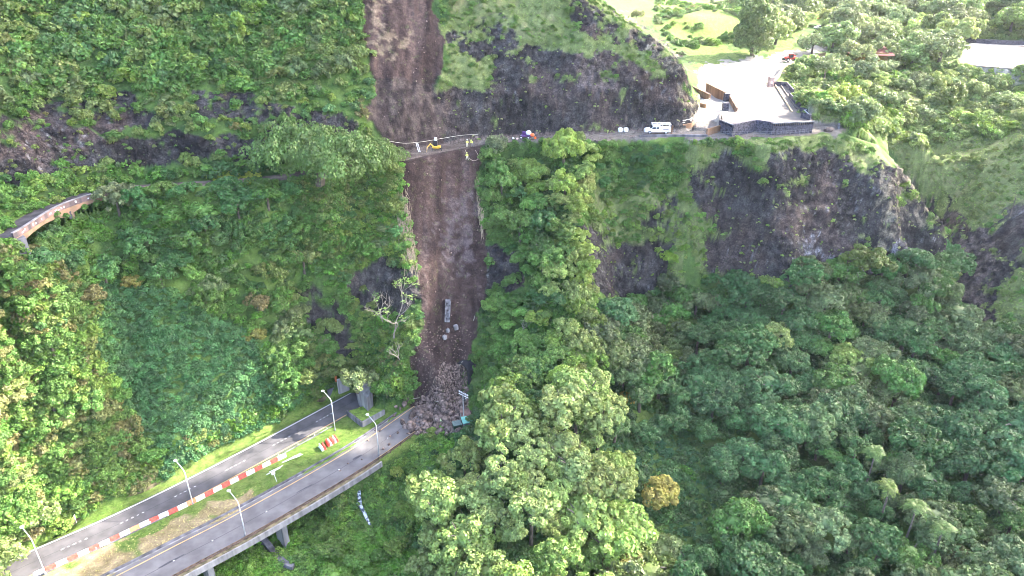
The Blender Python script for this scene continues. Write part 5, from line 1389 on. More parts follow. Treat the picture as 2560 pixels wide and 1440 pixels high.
for (x, y, s) in [(1005, 1052, .55), (1008, 1060, .75), (1016, 1068, .8), (1022, 1062, .6), (985, 1040, .45), (975, 1092, .4), (950, 1078, .35), (995, 1083, .4), (1020, 1085, .4), (920, 1103, .35), (973, 1113, .45), (958, 1124, .35), (990, 1018, .6), (1000, 1022, .5), (1010, 1012, .7), (1015, 1000, .75), (940, 1077, .35), (1028, 1045, .9), (1038, 1030, 1.0), (1068, 1048, 1.35), (1075, 1022, 1.2), (1050, 1035, 1.1), (1095, 1052, 1.0), (1120, 1062, .9), (870, 1160, .3), (905, 1150, .25), (850, 1178, .25), (1096, 1040, 1.1), (1062, 1060, .9), (1138, 1070, .8)]:
    BOUL.append((hit(x, y, 100, 200), s, "loose" if y > 1000 and x < 1025 else "heap"))
for q, s, w in BOUL:
    o = bpy.data.objects.new("boulder", ROCKM[g.randrange(9)]); C.objects.link(o)
    o.location = (q[0], q[1], q[2] + s * .28); o.scale = (s * g.uniform(.85, 1.15),) * 3; o.rotation_euler = (g.uniform(0, 6), g.uniform(0, 6), g.uniform(0, 6))
    if w == "loose": tag(o, "stray brown boulder lying on or beside the near carriageway", "boulder", "stray boulders on the near carriageway")
    elif s > .85: tag(o, "large rough boulder in the rubble heap blocking the tunnel", "boulder", "large boulders of the rubble heap")
    elif s > .5: tag(o, "medium rough boulder in the rubble heap blocking the tunnel", "boulder", "medium boulders of the rubble heap")
    else: tag(o, "small rough boulder in the rubble heap blocking the tunnel", "boulder", "small boulders of the rubble heap")
pm = inpoly(*project(cX, cY, cZ)[:2], RUB)
P, Nn = scatter(pm, 9.0, 90)
pm2 = inpoly(*project(cX, cY, cZ)[:2], [(1060, 800), (1180, 830), (1170, 940), (1070, 1000), (1030, 1000), (1030, 900)])
P2, _ = scatter(pm2, 1.6, 91)
pm3 = inpoly(*project(cX, cY, cZ)[:2], SLIDES[1]) | inpoly(*project(cX, cY, cZ)[:2], SLIDES[0])
P3, _ = scatter(pm3, .08, 92)
pm4 = inpoly(*project(cX, cY, cZ)[:2], [(1000, 1050), (1060, 1090), (860, 1200), (860, 1150)])
P4, _ = scatter(pm4, .5, 93)
PP = np.concatenate([P, P2, P3, P4]); gg = np.random.default_rng(94)
ss = np.concatenate([gg.uniform(.10, .32, len(P)), gg.uniform(.06, .2, len(P2)), gg.uniform(.06, .24, len(P3)), gg.uniform(.03, .10, len(P4))])
PEB = []
for i in range(4):
    me_ = ROCKM[i].copy(); PEB.append(me_)
stuff("rubble", PEB, PP + np.array([0, 0, .05]), ss, np.full((len(PP), 3), .2), 95, tilt=1.5, label="small stones strewn over the slide and packed between the boulders", cat="rubble")

# broken concrete channel stranded on the slide
q0, q1 = hit(1121, 748, 120, 220), hit(1119, 806, 120, 220)
d = Vector(q1) - Vector(q0); ln_ = d.length; d.normalize(); up = Vector((0, -.72, .69)); sd = d.cross(up).normalized(); up = sd.cross(d)
rot = Matrix((sd, d, up)).transposed(); c0 = (Vector(q0) + Vector(q1)) / 2 + up * .5
mb = MB(); mb.box(c0 + sd * 0, (1.05, ln_, .24), rot=rot); mb.box(c0 + sd * .5 + up * .36, (.18, ln_ * .96, .62), rot=rot); mb.box(c0 - sd * .5 + up * .28, (.16, ln_ * .8, .45), rot=rot)
tag(mb.build("broken_channel", m_conc_m), "long broken pale concrete drain channel lying on the slide", "concrete")
for (x, y, s, lab) in [(1140, 820, .9, "tilted pale concrete chunk right of the broken channel"), (1120, 828, .7, "grey concrete chunk at the lower end of the broken channel"), (1112, 845, .8, "flat concrete chunk lowest below the broken channel")]:
    q = hit(x, y, 120, 220); tag(MB().box((q[0], q[1] - .2, q[2] + .3), (s * 1.3, s, s * 1.1), rot=Matrix.Rotation(.6 + s, 3, 'Y') @ Matrix.Rotation(s * 3, 3, 'X')).bevel(.12, 1).build("concrete_chunk", m_conc), lab, "concrete")
for (x, y, a, l) in [(1150, 915, 1.2, 4.0), (1100, 1010, 2.2, 3.0), (1035, 1000, .6, 3.5), (1185, 800, 1.4, 3.0)]:
    q = Vector(hit(x, y, 110, 220)) + Vector((0, -.3, .5)); d = Vector((math.cos(a), -.3, math.sin(a) * .7)) * l / 2
    tag(MB().tube([q - d, q + Vector((.1, 0, .15)), q + d], [.09, .07, .04], 6).build("broken_branch", m_pale_bark), {1150: "bare broken branch sticking up left of the near tunnel mouth", 1100: "broken branch lying across the upper rubble", 1035: "broken branch at the left edge of the rubble", 1185: "broken pole leaning on the right edge of the slide"}[x], "branch")

# utility pole, shed and cabinet right of the rubble
up_ = tag(empty("utility_pole", tuple(at(1160, 1062, .3))), "utility pole with crossarms standing at the right edge of the rubble", "utility pole")
MB().tube([(0, 0, -.5), (0, 0, 8.6)], [.15, .10], 8).build("pole", mat_basic("weathered_timber", (.36, .34, .33), .9, .3, 2.0), up_)
for k, z in enumerate((8.2, 7.6)):
    MB().box((.1, .12, z), (2.8, .12, .14), -.7).build("crossarm", m_steel, up_)
    for x in (-1.1, -.5, .6, 1.2): MB().cyl((.1 + x * math.cos(.7), .12 - x * math.sin(.7), z + .07), (.1 + x * math.cos(.7), .12 - x * math.sin(.7), z + .28), .05, 6).build("insulator", m_wht_p, up_)
MB().tube([(0, 0, 6.6), (.8, -.6, 7.5)], .05, 6).build("brace", m_steel, up_)
MB().cyl((.35, -.1, 6.4), (.35, -.1, 7.4), .22, 10).build("transformer", m_dark, up_)
sh = tag(empty("shed", tuple(at(1178, 1062, .1))), "small shed with a teal roof and soil piled on its back half", "shed")
MB().box((0, 0, 1.2), (4.0, 4.4, 2.4), .25).build("wall", m_conc, sh)
MB().box((.25, -1.15, 2.46), (4.4, 2.5, .14), .25).bevel(.03, 1).build("roof", m_teal, sh)
MB().box((-.2, 1.3, 2.52), (4.4, 2.6, .26), .25).bevel(.1, 2).build("soil_cover", m_soil, sh)
cb = tag(empty("cabinet", tuple(at(1143, 1076, .1))), "dark green utility cabinet in front of the rubble", "cabinet")
MB().box((0, 0, .95), (1.7, 1.5, 1.9), .35).bevel(.04, 1).build("body", m_green, cb)
MB().box((0, 0, 1.96), (1.9, 1.75, .1), .35).bevel(.03, 1).build("lid", mat_basic("grey_green_paint", (.13, .17, .15), .6, .2, 2), cb)
MB().box((.25, -.76, .95), (.05, .04, 1.6), .35).build("door_seam", m_dark, cb)
MB().box((0, 0, .02), (2.4, 2.2, .2), .35).build("plinth", m_conc, cb)
q = hit(1108, 1058, 110, 190); tag(MB().box((q[0], q[1], q[2] + .5), (1.5, .08, 1.1), rot=Matrix.Rotation(-.7, 3, 'X') @ Matrix.Rotation(.5, 3, 'Z')).build("fallen_sign", mat_basic("faded_green_sign", (.30, .36, .20), .7, .2, 1)), "pale green panel tilted on the front of the rubble", "panel")

# stream and the old drain below the viaduct
m_water, nt, out = new_mat("white_water")
b = nt.nodes.new('ShaderNodeBsdfPrincipled'); nt.links.new(b.outputs[0], out.inputs[0]); b.inputs['Roughness'].default_value = .15
tcn = nt.nodes.new('ShaderNodeTexCoord'); nzz = nt.nodes.new('ShaderNodeTexNoise'); nzz.inputs['Scale'].default_value = 2.2; nzz.inputs['Detail'].default_value = 6; nt.links.new(tcn.outputs['Object'], nzz.inputs[0])
rp = nt.nodes.new('ShaderNodeValToRGB'); rp.color_ramp.elements[0].position = .44; rp.color_ramp.elements[0].color = (.03, .04, .05, 1); rp.color_ramp.elements[1].position = .6; rp.color_ramp.elements[1].color = (.40, .43, .46, 1)
nt.links.new(nzz.outputs[0], rp.inputs[0]); nt.links.new(rp.outputs[0], b.inputs['Base Color'])
SL = [Vector(hit(x, y, 80, 180)) + Vector((0, 0, .55)) for x, y in [(898, 1232), (896, 1248), (899, 1268), (910, 1284), (917, 1300), (926, 1318)]]
wd = [.35, .6, .55, .4, .3, .25]
tag(MB().strip([p - Vector((w, 0, 0)) for p, w in zip(SL, wd)], [p + Vector((w, 0, 0)) for p, w in zip(SL, wd)]).build("stream", m_water), kind='structure')
DC = [Vector(hit(x, y, 80, 180)) for x, y in [(648, 1340), (668, 1362), (688, 1388), (712, 1412), (735, 1420)]]
tag(MB().wall([(p.x, p.y, p.z) for p in DC], 1.1, -.6, .75).build("drain", m_conc_d), "curved dark concrete drain running out from under the viaduct", "drain")
CLR2 = None

# ------------------------------------------------------------------ old road bridge on the left
def seg_line(ln, x0, x1):
    out = []
    for p in ln:
        px, _, _ = project(np.array(p[0]), np.array(p[1]), np.array(p[2]))
        if x0 <= px <= x1: out.append(p)
    return out
OLDF = smooth_line([at(x, y, 50.0) for x, y in OLD_ROAD_PX], 16)
BR = seg_line(OLDF, 28, 300)
br = tag(empty("road_bridge", tuple(BR[0])), "graffiti marked old concrete arch bridge carrying the abandoned road at left", "bridge")
def sub(root, name, mb, mat, smooth=False):
    o = mb.build(name, mat, None, smooth); o.parent = root; o.matrix_parent_inverse = Matrix.Translation(-root.location); return o
m_par = mat_basic("weathered_parapet", (.13, .11, .115), .9, .4, .7, bump=.2, streak=True, col2=(.17, .11, .10))
sub(br, "parapet", MB().wall(BR, .30, -.15, .85), m_par)
sub(br, "coping", MB().wall(BR, .42, .85, 1.0), mat_basic("coping", (.20, .18, .18), .9, .3, .8))
mb = MB(); n = len(BR); F0 = offset_line(BR, -.22)
lo, hi = [], []
for i, p in enumerate(F0):
    u = (i / (n - 1)) * 2.0; ph = abs((u % 1.0) - .5) * 2
    lo.append((p[0], p[1], p[2] - .15 - (.65 + 1.1 * ph ** 2.2))); hi.append((p[0], p[1], p[2] - .16))
mb.strip(hi, lo); L2 = offset_line(BR, 4.0); lo2 = [(q[0], q[1], l[2]) for q, l in zip(L2, lo)]
mb.strip(lo, lo2); mb.strip([(p[0], p[1], p[2] - .16) for p in F0], [(p[0], p[1], p[2] - .16) for p in L2])
sub(br, "arch_spans", mb, m_conc_b)
sub(br, "deck", MB().strip([(p[0], p[1], 49.93) for p in offset_line(BR, .1)], [(p[0], p[1], 49.93) for p in offset_line(BR, 4.8)]), mat_basic("dark_old_asphalt", (.045, .04, .042), .95, .4, .6))
for f in (.55, .97):
    p = BR[int((n - 1) * f)]; sub(br, "pier", MB().box((p[0] + .1, p[1] + .5, p[2] - 5.5), (.45, .8, 8.5), .6), m_conc_b); sub(br, "corbel", MB().box((p[0] - .1, p[1] - .15, p[2] - 1.6), (.55, .7, 1.4), .6), m_conc_d)
p = BR[0]; sub(br, "abutment", MB().box((p[0] - .2, p[1] + 1.5, p[2] - 2.2), (1.6, 4.0, 4.0), .75), m_conc_d)
mb = MB(); gg = random.Random(4); GL = offset_line(BR, -.163)
for i in range(3, n - 3):
    if gg.random() < .55:
        a, b_ = Vector(GL[i]), Vector(GL[i + 1]); d = (b_ - a)
        for k in range(2):
            u0 = gg.uniform(0, .5); u1 = u0 + gg.uniform(.15, .4); z0 = gg.uniform(.05, .3); z1 = z0 + gg.uniform(.15, .4)
            p0, p1 = a + d * u0, a + d * u1
            mb.face([p0 + Vector((0, 0, z0)), p1 + Vector((0, 0, z0 + gg.uniform(-.1, .1))), p1 + Vector((0, 0, z1)), p0 + Vector((0, 0, z1 + gg.uniform(-.1, .1)))])
sub(br, "graffiti", mb, m_white)
W2 = seg_line(OLDF, 352, 404)
tag(MB().wall(W2, .35, -.6, .9).build("parapet_wall", m_par), "short pale stretch of old parapet showing between the trees right of the bridge", "wall")
W3 = seg_line(OLDF, 540, 660)
tag(MB().wall(W3, .3, -.4, .55).build("parapet_wall", m_par), "low stretch of old parapet below the yellow green vines", "wall")
# old road surface
PR = seg_line(OLDF, -200, 2200)
L0 = offset_line(PR, .35); L1 = offset_line(PR, 3.2)
tag(MB().strip([(p[0], p[1], 49.97) for p in seg_line(L0, 0, 420)], [(p[0], p[1], 49.97) for p in seg_line(L1, 0, 420)][:len(seg_line(L0, 0, 420))]).build("path", m_asph), kind='structure') if False else None
# roadside wall and pipe railing by the lookout
RW = seg_line(OLDF, 1592, 1775)
tag(MB().wall(RW, .55, -1.5, .35).build("roadside_wall", m_conc_d), "low dark wall holding up the road edge below the white pickup", "wall")
RR = seg_line(OLDF, 1500, 2106)
pr = tag(empty("pipe_railing", tuple(RR[0])), "thin white pipe railing along the outer road edge below the lookout", "railing")
for z in (.45, .95): sub(pr, "rail", MB().tube([(p[0], p[1], p[2] + z + .25) for p in offset_line(RR, .25)], .024, 6), m_conc)
for i in range(0, len(RR), 2):
    p = offset_line(RR, .25)[i]; sub(pr, "post", MB().cyl((p[0], p[1], 49.8), (p[0], p[1], 51.25), .03, 6), m_conc)

# ------------------------------------------------------------------ lookout terrace
WB = [at(x, y, 50.0) for x, y in [(1797, 327), (1830, 340), (1886, 328), (1922, 333), (1928, 336), (2028, 331)]]
lk = tag(empty("lookout_terrace", tuple(WB[1])), "paved lookout terrace with a dark angled retaining wall and slotted parapet", "lookout")
ZD = 52.0
wallF = [(p[0], p[1]) for p in WB]
sub(lk, "retaining_wall", MB().wall(wallF, .5, 49.2, ZD + .02), m_lava)
m_slot = mat_basic("buff_wall_and_lit_slot", (.40, .29, .17), .85, .2, 1.0, bump=.1)  # buff of the low walls, also the sunlit look put behind the slots
for i, (a, b_) in enumerate(zip(wallF[:-1], wallF[1:])):
    a, b_ = np.array(a), np.array(b_); L_ = np.linalg.norm(b_ - a); t = (b_ - a) / L_
    if i in (0, 4):
        ns = int(L_ / .5)
        mb = MB()
        for k in range(ns + 1):
            p = a + t * (k * L_ / ns); mb.box((p[0], p[1], ZD + .35), (.17, .40, .70), math.atan2(t[1], t[0]))
        sub(lk, "balusters", mb, m_lava)
        sub(lk, "coping", MB().wall([a, b_], .5, ZD + .70, ZD + .92), m_conc)
        nn = np.array([-t[1], t[0]]); sub(lk, "lit_slot_backing", MB().wall([a + nn * .42, b_ + nn * .42], .16, ZD, ZD + .70), m_slot)  # added buff strip stands in for the sunlit deck behind the slots
    else:
        sub(lk, "parapet", MB().wall([a, b_], .45, ZD + .01, ZD + .92), m_lava)
DK = [at(x, y, ZD)[:2] for x, y in [(1806, 300), (1804, 279), (1838, 280), (1845, 272), (1822, 240), (1840, 236), (1890, 228), (1928, 216), (1966, 214), (1982, 232), (1974, 241), (1999, 268), (2004, 276), (2032, 292), (2030, 306)]]
deck_poly = [tuple(p) for p in DK] + [tuple(p) for p in reversed(wallF)]
sub(lk, "deck", MB().prism(deck_poly, 49.0, ZD), m_pave)
def lwall(name, pts, z0, z1, mat, th=.35, zb=51.6):
    L_ = [at(x, y, zb)[:2] for x, y in pts]
    sub(lk, name, MB().wall(L_, th, z0, z1), mat)
lwall("side_wall", [(1931, 216), (1966, 219), (1982, 237)], 51.0, 53.2, m_lava)
lwall("side_wall", [(1972, 246), (1999, 274)], 51.0, 53.2, m_lava)
lwall("side_wall", [(1998, 284), (2047, 295)], 50.0, 53.3, m_lava)
lwall("side_wall", [(2001, 298), (2025, 304)], 51.0, 53.4, m_lava)
lwall("bench_wall", [(1937, 216), (1979, 284)], 51.9, 52.35, m_slot, .3)
lwall("bench_wall", [(1951, 217), (1990, 276)], 51.9, 52.3, m_pave, .3)
q = at(1925, 219, 51.6); sub(lk, "entrance_pier", MB().box((q[0], q[1], 53.2), (1.5, 1.5, 3.3), .2).bevel(.06, 1), mat_basic("stone_pier", (.34, .24, .21), .9, .4, 1.2, bump=.5))
q = at(1918, 222, 51.6); sub(lk, "plaque", MB().box((q[0] + .9, q[1] - .65, 53.6), (.6, .05, .5), .2), m_white)
lwall("ramp_wall", [(1729, 229), (1774, 251)], 50.8, 53.3, m_brown); lwall("ramp_wall", [(1765, 225), (1812, 249)], 50.8, 53.7, m_brown)
q = at(1816, 250, 51.6); sub(lk, "pier", MB().box((q[0], q[1], 52.3), (1.5, 1.2, 2.4), .3), m_lava)
lwall("ramp_wall", [(1821, 246), (1841, 282)], 50.8, 53.0, m_brown)
q = at(1812, 279, 51.0); sub(lk, "pier", MB().box((q[0], q[1], 52.2), (1.6, 1.0, 2.4), .1), m_lava)
lwall("ramp_wall", [(1748, 264), (1765, 268)], 50.5, 52.4, m_brown)
K = [at(x, y, 50.4) for x, y in [(1765, 266), (1760, 280), (1749, 297), (1730, 313), (1710, 318), (1690, 320)]]
sub(lk, "ramp_kerb", MB().wall(smooth_line([(p[0], p[1], 50.4) for p in K], 4), .35, -1, .75), m_brown)
lwall("ramp_wall", [(1766, 338), (1800, 328)], 49.5, 51.6, m_brown, .4, 50.0)
q = np.array([at(1803, 285, 52)[:2], at(1799, 300, 52)[:2]]); sub(lk, "low_parapet", MB().wall([q[0], q[1], wallF[0]], .35, 50, 52.75), m_pave)
for zz in (.5, 1.0):
    sub(lk, "handrail", MB().tube([at(1749, 262, 51.2) + [0, 0, zz], at(1773, 256, 51.2) + [0, 0, zz]], .06, 6), m_wht_p)
    sub(lk, "handrail", MB().tube([Vector(p) + Vector((-.4, .3, .6 + zz)) for p in K[2:5]], .06, 6), m_wht_p)
    sub(lk, "handrail", MB().tube([at(2012, 282, 52.2) + [0, 0, zz], at(2042, 302, 50.4) + [0, 0, zz]], .06, 6), m_wht_p)
sub(lk, "handrail", MB().tube([at(2009, 284, 52.2) + [0, 0, 1.0], at(2026, 300, 51.2) + [0, 0, 1.0]], .07, 6), m_wht_p)
wlow = [at(x, y, 50.0) for x, y in [(2046, 297), (2086, 305), (2094, 311), (2097, 322)]]
tag(MB().wall([tuple(p) for p in wlow], .4, -.3, 1.0).build("boundary_wall", m_conc_d), "low grey wall curving round the right end of the lookout walkway", "wall")
q = hit(2072, 329); o = bpy.data.objects.new("boulder", ROCKM[2]); C.objects.link(o); o.location = (q[0], q[1], q[2] + .4); o.scale = (1.3, .7, .8); tag(o, "brown rock sitting on the outer road edge at the right end of the lookout", "rock")
q = at(1937, 175, 51.5); K2 = [at(x, y, 51.5) for x, y in [(1925, 212), (1948, 190), (1956, 172), (1990, 158), (2062, 137)]]
tag(MB().wall([tuple(p) for p in K2], .5, -.3, 1.0).build("boundary_wall", m_slot), "long low buff wall leading back from the lookout's entrance pier", "wall")
tag(MB().wall([tuple(at(x, y, 51.3)) for x, y in [(2400, 100), (2440, 106), (2480, 109), (2530, 111), (2620, 112)]], .6, -.5, 1.5).build("boundary_wall", m_lava), "dark stone wall along the far edge of the sunlit car park", "wall")
tag(MB().wall([tuple(at(x, y, 51.3)) for x, y in [(2262, 62), (2285, 74), (2305, 84)]], .6, -.5, 1.2).build("boundary_wall", m_lava), "dark stone wall beside the small bit of road glimpsed left of the car park", "wall")
def flat(pts, z, name, mat): tag(MB().face([at(x, y, z) for x, y in pts]).build(name, mat), kind='structure')
flat([(2395, 157), (2425, 112), (2470, 113), (2640, 116), (2640, 180), (2540, 172), (2450, 165)], 51.3, "car_park", m_pave)
flat([(2255, 66), (2285, 78), (2310, 98), (2285, 104), (2250, 84)], 51.3, "road", m_pave)
flat([(2150, 18), (2180, 12), (2230, 30), (2230, 50), (2160, 45)], 51.6, "road", mat_basic("grey_road", (.22, .20, .21), .9, .2, .4))  # even grey road, paler than the deck paving
for k, pts in enumerate([[(2425, 115), (2448, 125), (2470, 126), (2478, 131)], [(2435, 135), (2470, 142), (2515, 144)]]):
    tag(MB().wall([at(x, y, 51.3) for x, y in pts], .5, -.02, .02).build("road_marking", m_conc_d), kind='structure')
bk_ = tag(empty("shed", tuple(at(2170, 163, 50))), "rust red roofed shed with brown walls half hidden by trees below the car park", "shed")
m_rust = mat_basic("rust_red_roof", (.085, .022, .020), .85, .35, .8)
MB().box((0, 2.5, 2.6), (13, 6, 3.6), -.12).build("wall", mat_basic("ochre_wall", (.16, .105, .03), .9, .35, .5), bk_)
MB().prism([(-7.9, -1.2), (7.6, -3.0), (8.4, 5.4), (-7.0, 7.2)], [3.6, 3.6, 5.6, 5.6], [3.85, 3.85, 5.85, 5.85]).build("roof", m_rust, bk_)

# ------------------------------------------------------------------ vehicles
def wheel(root, x, y, r, w, name="wheel"):
    o = MB().cyl((x, y - w / 2, r), (x, y + w / 2, r), r, 18).bevel(.03, 1).build(name, m_rubber, root)
    MB().cyl((x, y - w / 2 - .012, r), (x, y + w / 2 + .012, r), r * .56, 14).build("rim", m_steel, root).parent = o
    return o
def side_profile(prof, w, bev=.07, taper=None):
    """extrude a side outline (x, z) across the width"""
    mb = MB(); n = len(prof)
    a = [mb.bm.verts.new((x, -w / 2 * (taper(z) if taper else 1), z)) for x, z in prof]; b_ = [mb.bm.verts.new((x, w / 2 * (taper(z) if taper else 1), z)) for x, z in prof]
    for i in range(n): mb.bm.faces.new((a[i], a[(i + 1) % n], b_[(i + 1) % n], b_[i]))
    mb.bm.faces.new(list(reversed(a))); mb.bm.faces.new(b_)
    return mb.bevel(bev, 2)
q = (at(1614, 337, 50) + at(1674, 335, 50)) / 2 + np.array([0, .9, .06]); pk = empty("pickup_truck", tuple(q), -.03)
tag(pk, "white extended cab pickup with service bed and overhead ladder rack", "pickup")
pk.scale = (1.03,) * 3
side_profile([(-3.05, .45), (-3.1, .95), (-2.9, 1.12), (-1.75, 1.22), (-1.1, 1.86), (-.85, 1.95), (.55, 1.95), (.72, 1.80), (.78, .5)], 1.95, .08, lambda z: 1 if z < 1.25 else .86).build("cab", m_truck, pk)
side_profile([(.84, .55), (.84, 1.42), (3.05, 1.42), (3.1, .6)], 2.08, .05).build("service_bed", m_truck, pk)
for s in (-1, 1):
    MB().face([(-1.55, s * .93, 1.27), (-.45, s * .93, 1.27), (-.45, s * .885, 1.72), (-1.12, s * .885, 1.72)]).build("side_window", m_glass, pk).location = (0, s * .035, .0)
    MB().face([(-.3, s * .93, 1.27), (.2, s * .93, 1.27), (.2, s * .885, 1.72), (-.3, s * .885, 1.72)]).build("side_window", m_glass, pk).location = (0, s * .035, 0)
    MB().box((1.9, s * 1.045, 1.18), (1.3, .02, .28)).build("locker", mat_basic("locker_grey", (.22, .20, .20), .6, .2, 2) if s < 0 else m_truck, pk)
    MB().box((-3.03, s * .72, .92), (.12, .3, .18)).build("headlight", m_steel, pk)
MB().face([(-1.70, -.82, 1.27), (-1.70, .82, 1.27), (-1.15, .78, 1.80), (-1.15, -.78, 1.80)]).build("windscreen", m_glass, pk).location = (-.06, 0, .05)
for x in (-1.95, 2.0):
    for s in (-1, 1): wheel(pk, x, s * .88, .42, .28)
rk = MB()
for x in (-1.3, .95, 3.0):
    for s in (-1, 1): rk.cyl((x, s * .95, 1.42 if x > 0 else 1.85), (x, s * .95, 2.32), .04, 6)
for s in (-1, 1): rk.box((.85, s * .95, 2.34), (4.6, .10, .09))
for x in (-1.3, -.2, .95, 2, 3.05): rk.box((x, 0, 2.36), (.08, 1.9, .07))
rk.box((.9, .35, 2.44), (4.4, .5, .08)); rk.build("ladder_rack", m_wht_p, pk)
MB().box((-3.12, 0, .55), (.12, 1.9, .22)).build("bumper", m_steel, pk); MB().box((3.15, 0, .5), (.14, 2.0, .2)).build("bumper", m_dark, pk)
tag(MB().tube([(q[0] + 3.6, q[1] - .1, 50.0), (q[0] + 3.75, q[1] - .1, 52.0)], .22, 8).build("gate_post", m_brown), "rusty brown post standing right behind the white pickup", "post")
for x, lab in ((1551, "left white bulk sack standing at the foot of the cliff"), (1565, "right white bulk sack standing at the foot of the cliff")):
    p = at(x, 331, 50); tag(MB().box((p[0], p[1] + .4, 50.55), (1.05, 1.0, 1.05), .2).bevel(.25, 3).build("bulk_sack", m_wht_p, smooth=True), lab, "sack")

# red telehandler on the plaza
q = at(1975, 153, 51.5); th = empty("telehandler", tuple(q), .12); tag(th, "red tractor like telehandler with black forks parked behind the plaza", "tractor")
side_profile([(-1.9, .7), (-1.9, 1.25), (-.9, 1.35), (2.0, 1.55), (2.3, 1.2), (2.2, .7)], 1.5, .08).build("chassis", m_redpaint, th)
cabm = MB()
for x in (-.8, .6):
    for y in (-.1, -.95): cabm.box((x, y, 1.95), (.1, .1, 1.3))
cabm.box((-.1, -.52, 2.62), (1.6, 1.05, .12)); cabm.build("cab", m_redpaint, th)
MB().box((-.1, -.52, 1.95), (1.28, .8, 1.15)).build("cab_glass", m_glass, th)
MB().tube([(2.1, .45, 1.9), (-1.8, .45, 1.35), (-2.5, .45, .9)], .2, 6).build("boom", m_redpaint, th)
cr_ = MB(); cr_.box((-2.65, 0, .8), (.15, 1.7, .9))
for y in (-.5, .5): cr_.box((-3.2, y, .4), (1.1, .14, .08))
cr_.build("fork_carriage", m_dark, th)
for x in (-1.3, 1.5):
    for s in (-1, 1): wheel(th, x, s * .95, .62, .42)
# two vehicles under the trees
def car(px, py, rz, mat, label):
    q = at(px, py, 51.4); o = empty("car", tuple(q), rz); tag(o, label, "car")
    side_profile([(-2.2, .35), (-2.25, .8), (-1.2, .92), (-.6, 1.42), (.9, 1.45), (1.6, .95), (2.2, .85), (2.2, .35)], 1.75, .08, lambda z: 1 if z < 1 else .84).build("body", mat, o)
    for s in (-1, 1): MB().face([(-1.0, s * .87, .95), (1.35, s * .87, .95), (.85, s * .77, 1.36), (-.55, s * .77, 1.36)]).build("side_window", m_glass, o).location = (0, s * .03, 0)
    for x in (-1.4, 1.4):
        for s in (-1, 1): wheel(o, x, s * .8, .33, .22)
car(2046, 72, .3, m_truck, "white car parked in the gap between the trees behind the plaza")
car(2036, 50, .3, m_redpaint, "red car parked furthest back in the gap between the trees")

# spider excavator at the lip of the slide
q = hit(1088, 376, 140, 200); ex = empty("excavator", (q[0], q[1], q[2]), 0); tag(ex, "small yellow excavator with black cab reaching its arm over the slide", "excavator"); ex.scale = (1.0,) * 3
MB().box((.3, .3, .75), (1.9, 1.25, .5)).bevel(.08, 1).build("body", m_yelpaint, ex)
MB().box((.05, .55, 1.6), (1.0, .8, 1.3)).bevel(.08, 1).build("cab", m_dark, ex)
MB().box((.15, .55, 2.55), (.55, .55, .7)).bevel(.1, 2).build("water_tank", m_wht_p, ex)
MB().tube([(-.4, -.1, 1.0), (-1.0, -.5, 1.75), (-1.75, -1.0, 1.0)], [.17, .15, .12], 6).build("boom", m_yelpaint, ex)
MB().tube([(-1.75, -1.0, 1.05), (-1.95, -1.5, -.4), (-2.0, -1.8, -1.5)], [.12, .11, .09], 6).build("dipper_arm", mat_basic("worn_yellow", (.42, .29, .16), .6, .4, 2), ex)
MB().box((-2.0, -1.95, -1.75), (.6, .45, .5), .2).bevel(.12, 1).build("bucket", m_soil, ex)
for x, y in ((-.7, .9), (1.3, .9), (-.6, -.5), (1.45, -.5)): MB().tube([(x * .6, y * .6 + .1, .7), (x, y, .55), (x * 1.1, y * 1.1, -.05)], .09, 6).build("leg", m_dark, ex)

# ladder, cable, ropes
p0, p1 = Vector(hit(1049, 380, 140, 200)) + Vector((0, -.2, .05)), Vector(hit(1043, 359, 140, 200)) + Vector((0, -.5, .3))
mb = MB(); sd = Vector((.23, 0, 0))
mb.tube([p0 - sd, p1 - sd], .045, 5); mb.tube([p0 + sd, p1 + sd], .045, 5)
for k in range(8): mb.tube([p0.lerp(p1, (k + .5) / 8) - sd, p0.lerp(p1, (k + .5) / 8) + sd], .035, 5)
tag(mb.build("ladder", m_wht_p), "white ladder leaning on the foot of the cliff left of the excavator", "ladder")
CB = [Vector(hit(x, y, 120, 220)) + Vector((0, -1.0, .3)) for x, y in [(975, 353), (1010, 358), (1045, 356), (1085, 350), (1130, 342), (1160, 338), (1196, 336)]]
tag(MB().tube([tuple(p) for p in smooth_line(CB, 4)], .05, 5).build("cable", mat_basic("pale_cable", (.45, .42, .34), .8, .2, 2)), "long pale cable sagging along the foot of the cliff above the workers", "cable")
RP = [Vector(hit(x, y, 120, 220)) + Vector((0, -.25, .2)) for x, y in [(1163, 376), (1167, 384), (1169, 390), (1176, 399), (1184, 403), (1192, 401), (1196, 394), (1193, 384), (1188, 377)]]
tag(MB().tube([tuple(p) for p in smooth_line(RP, 4)], .04, 5).build("rope", mat_basic("rope", (.42, .33, .26), .8, .2, 2)), "safety rope looping from the road edge past the worker on the slide", "rope")

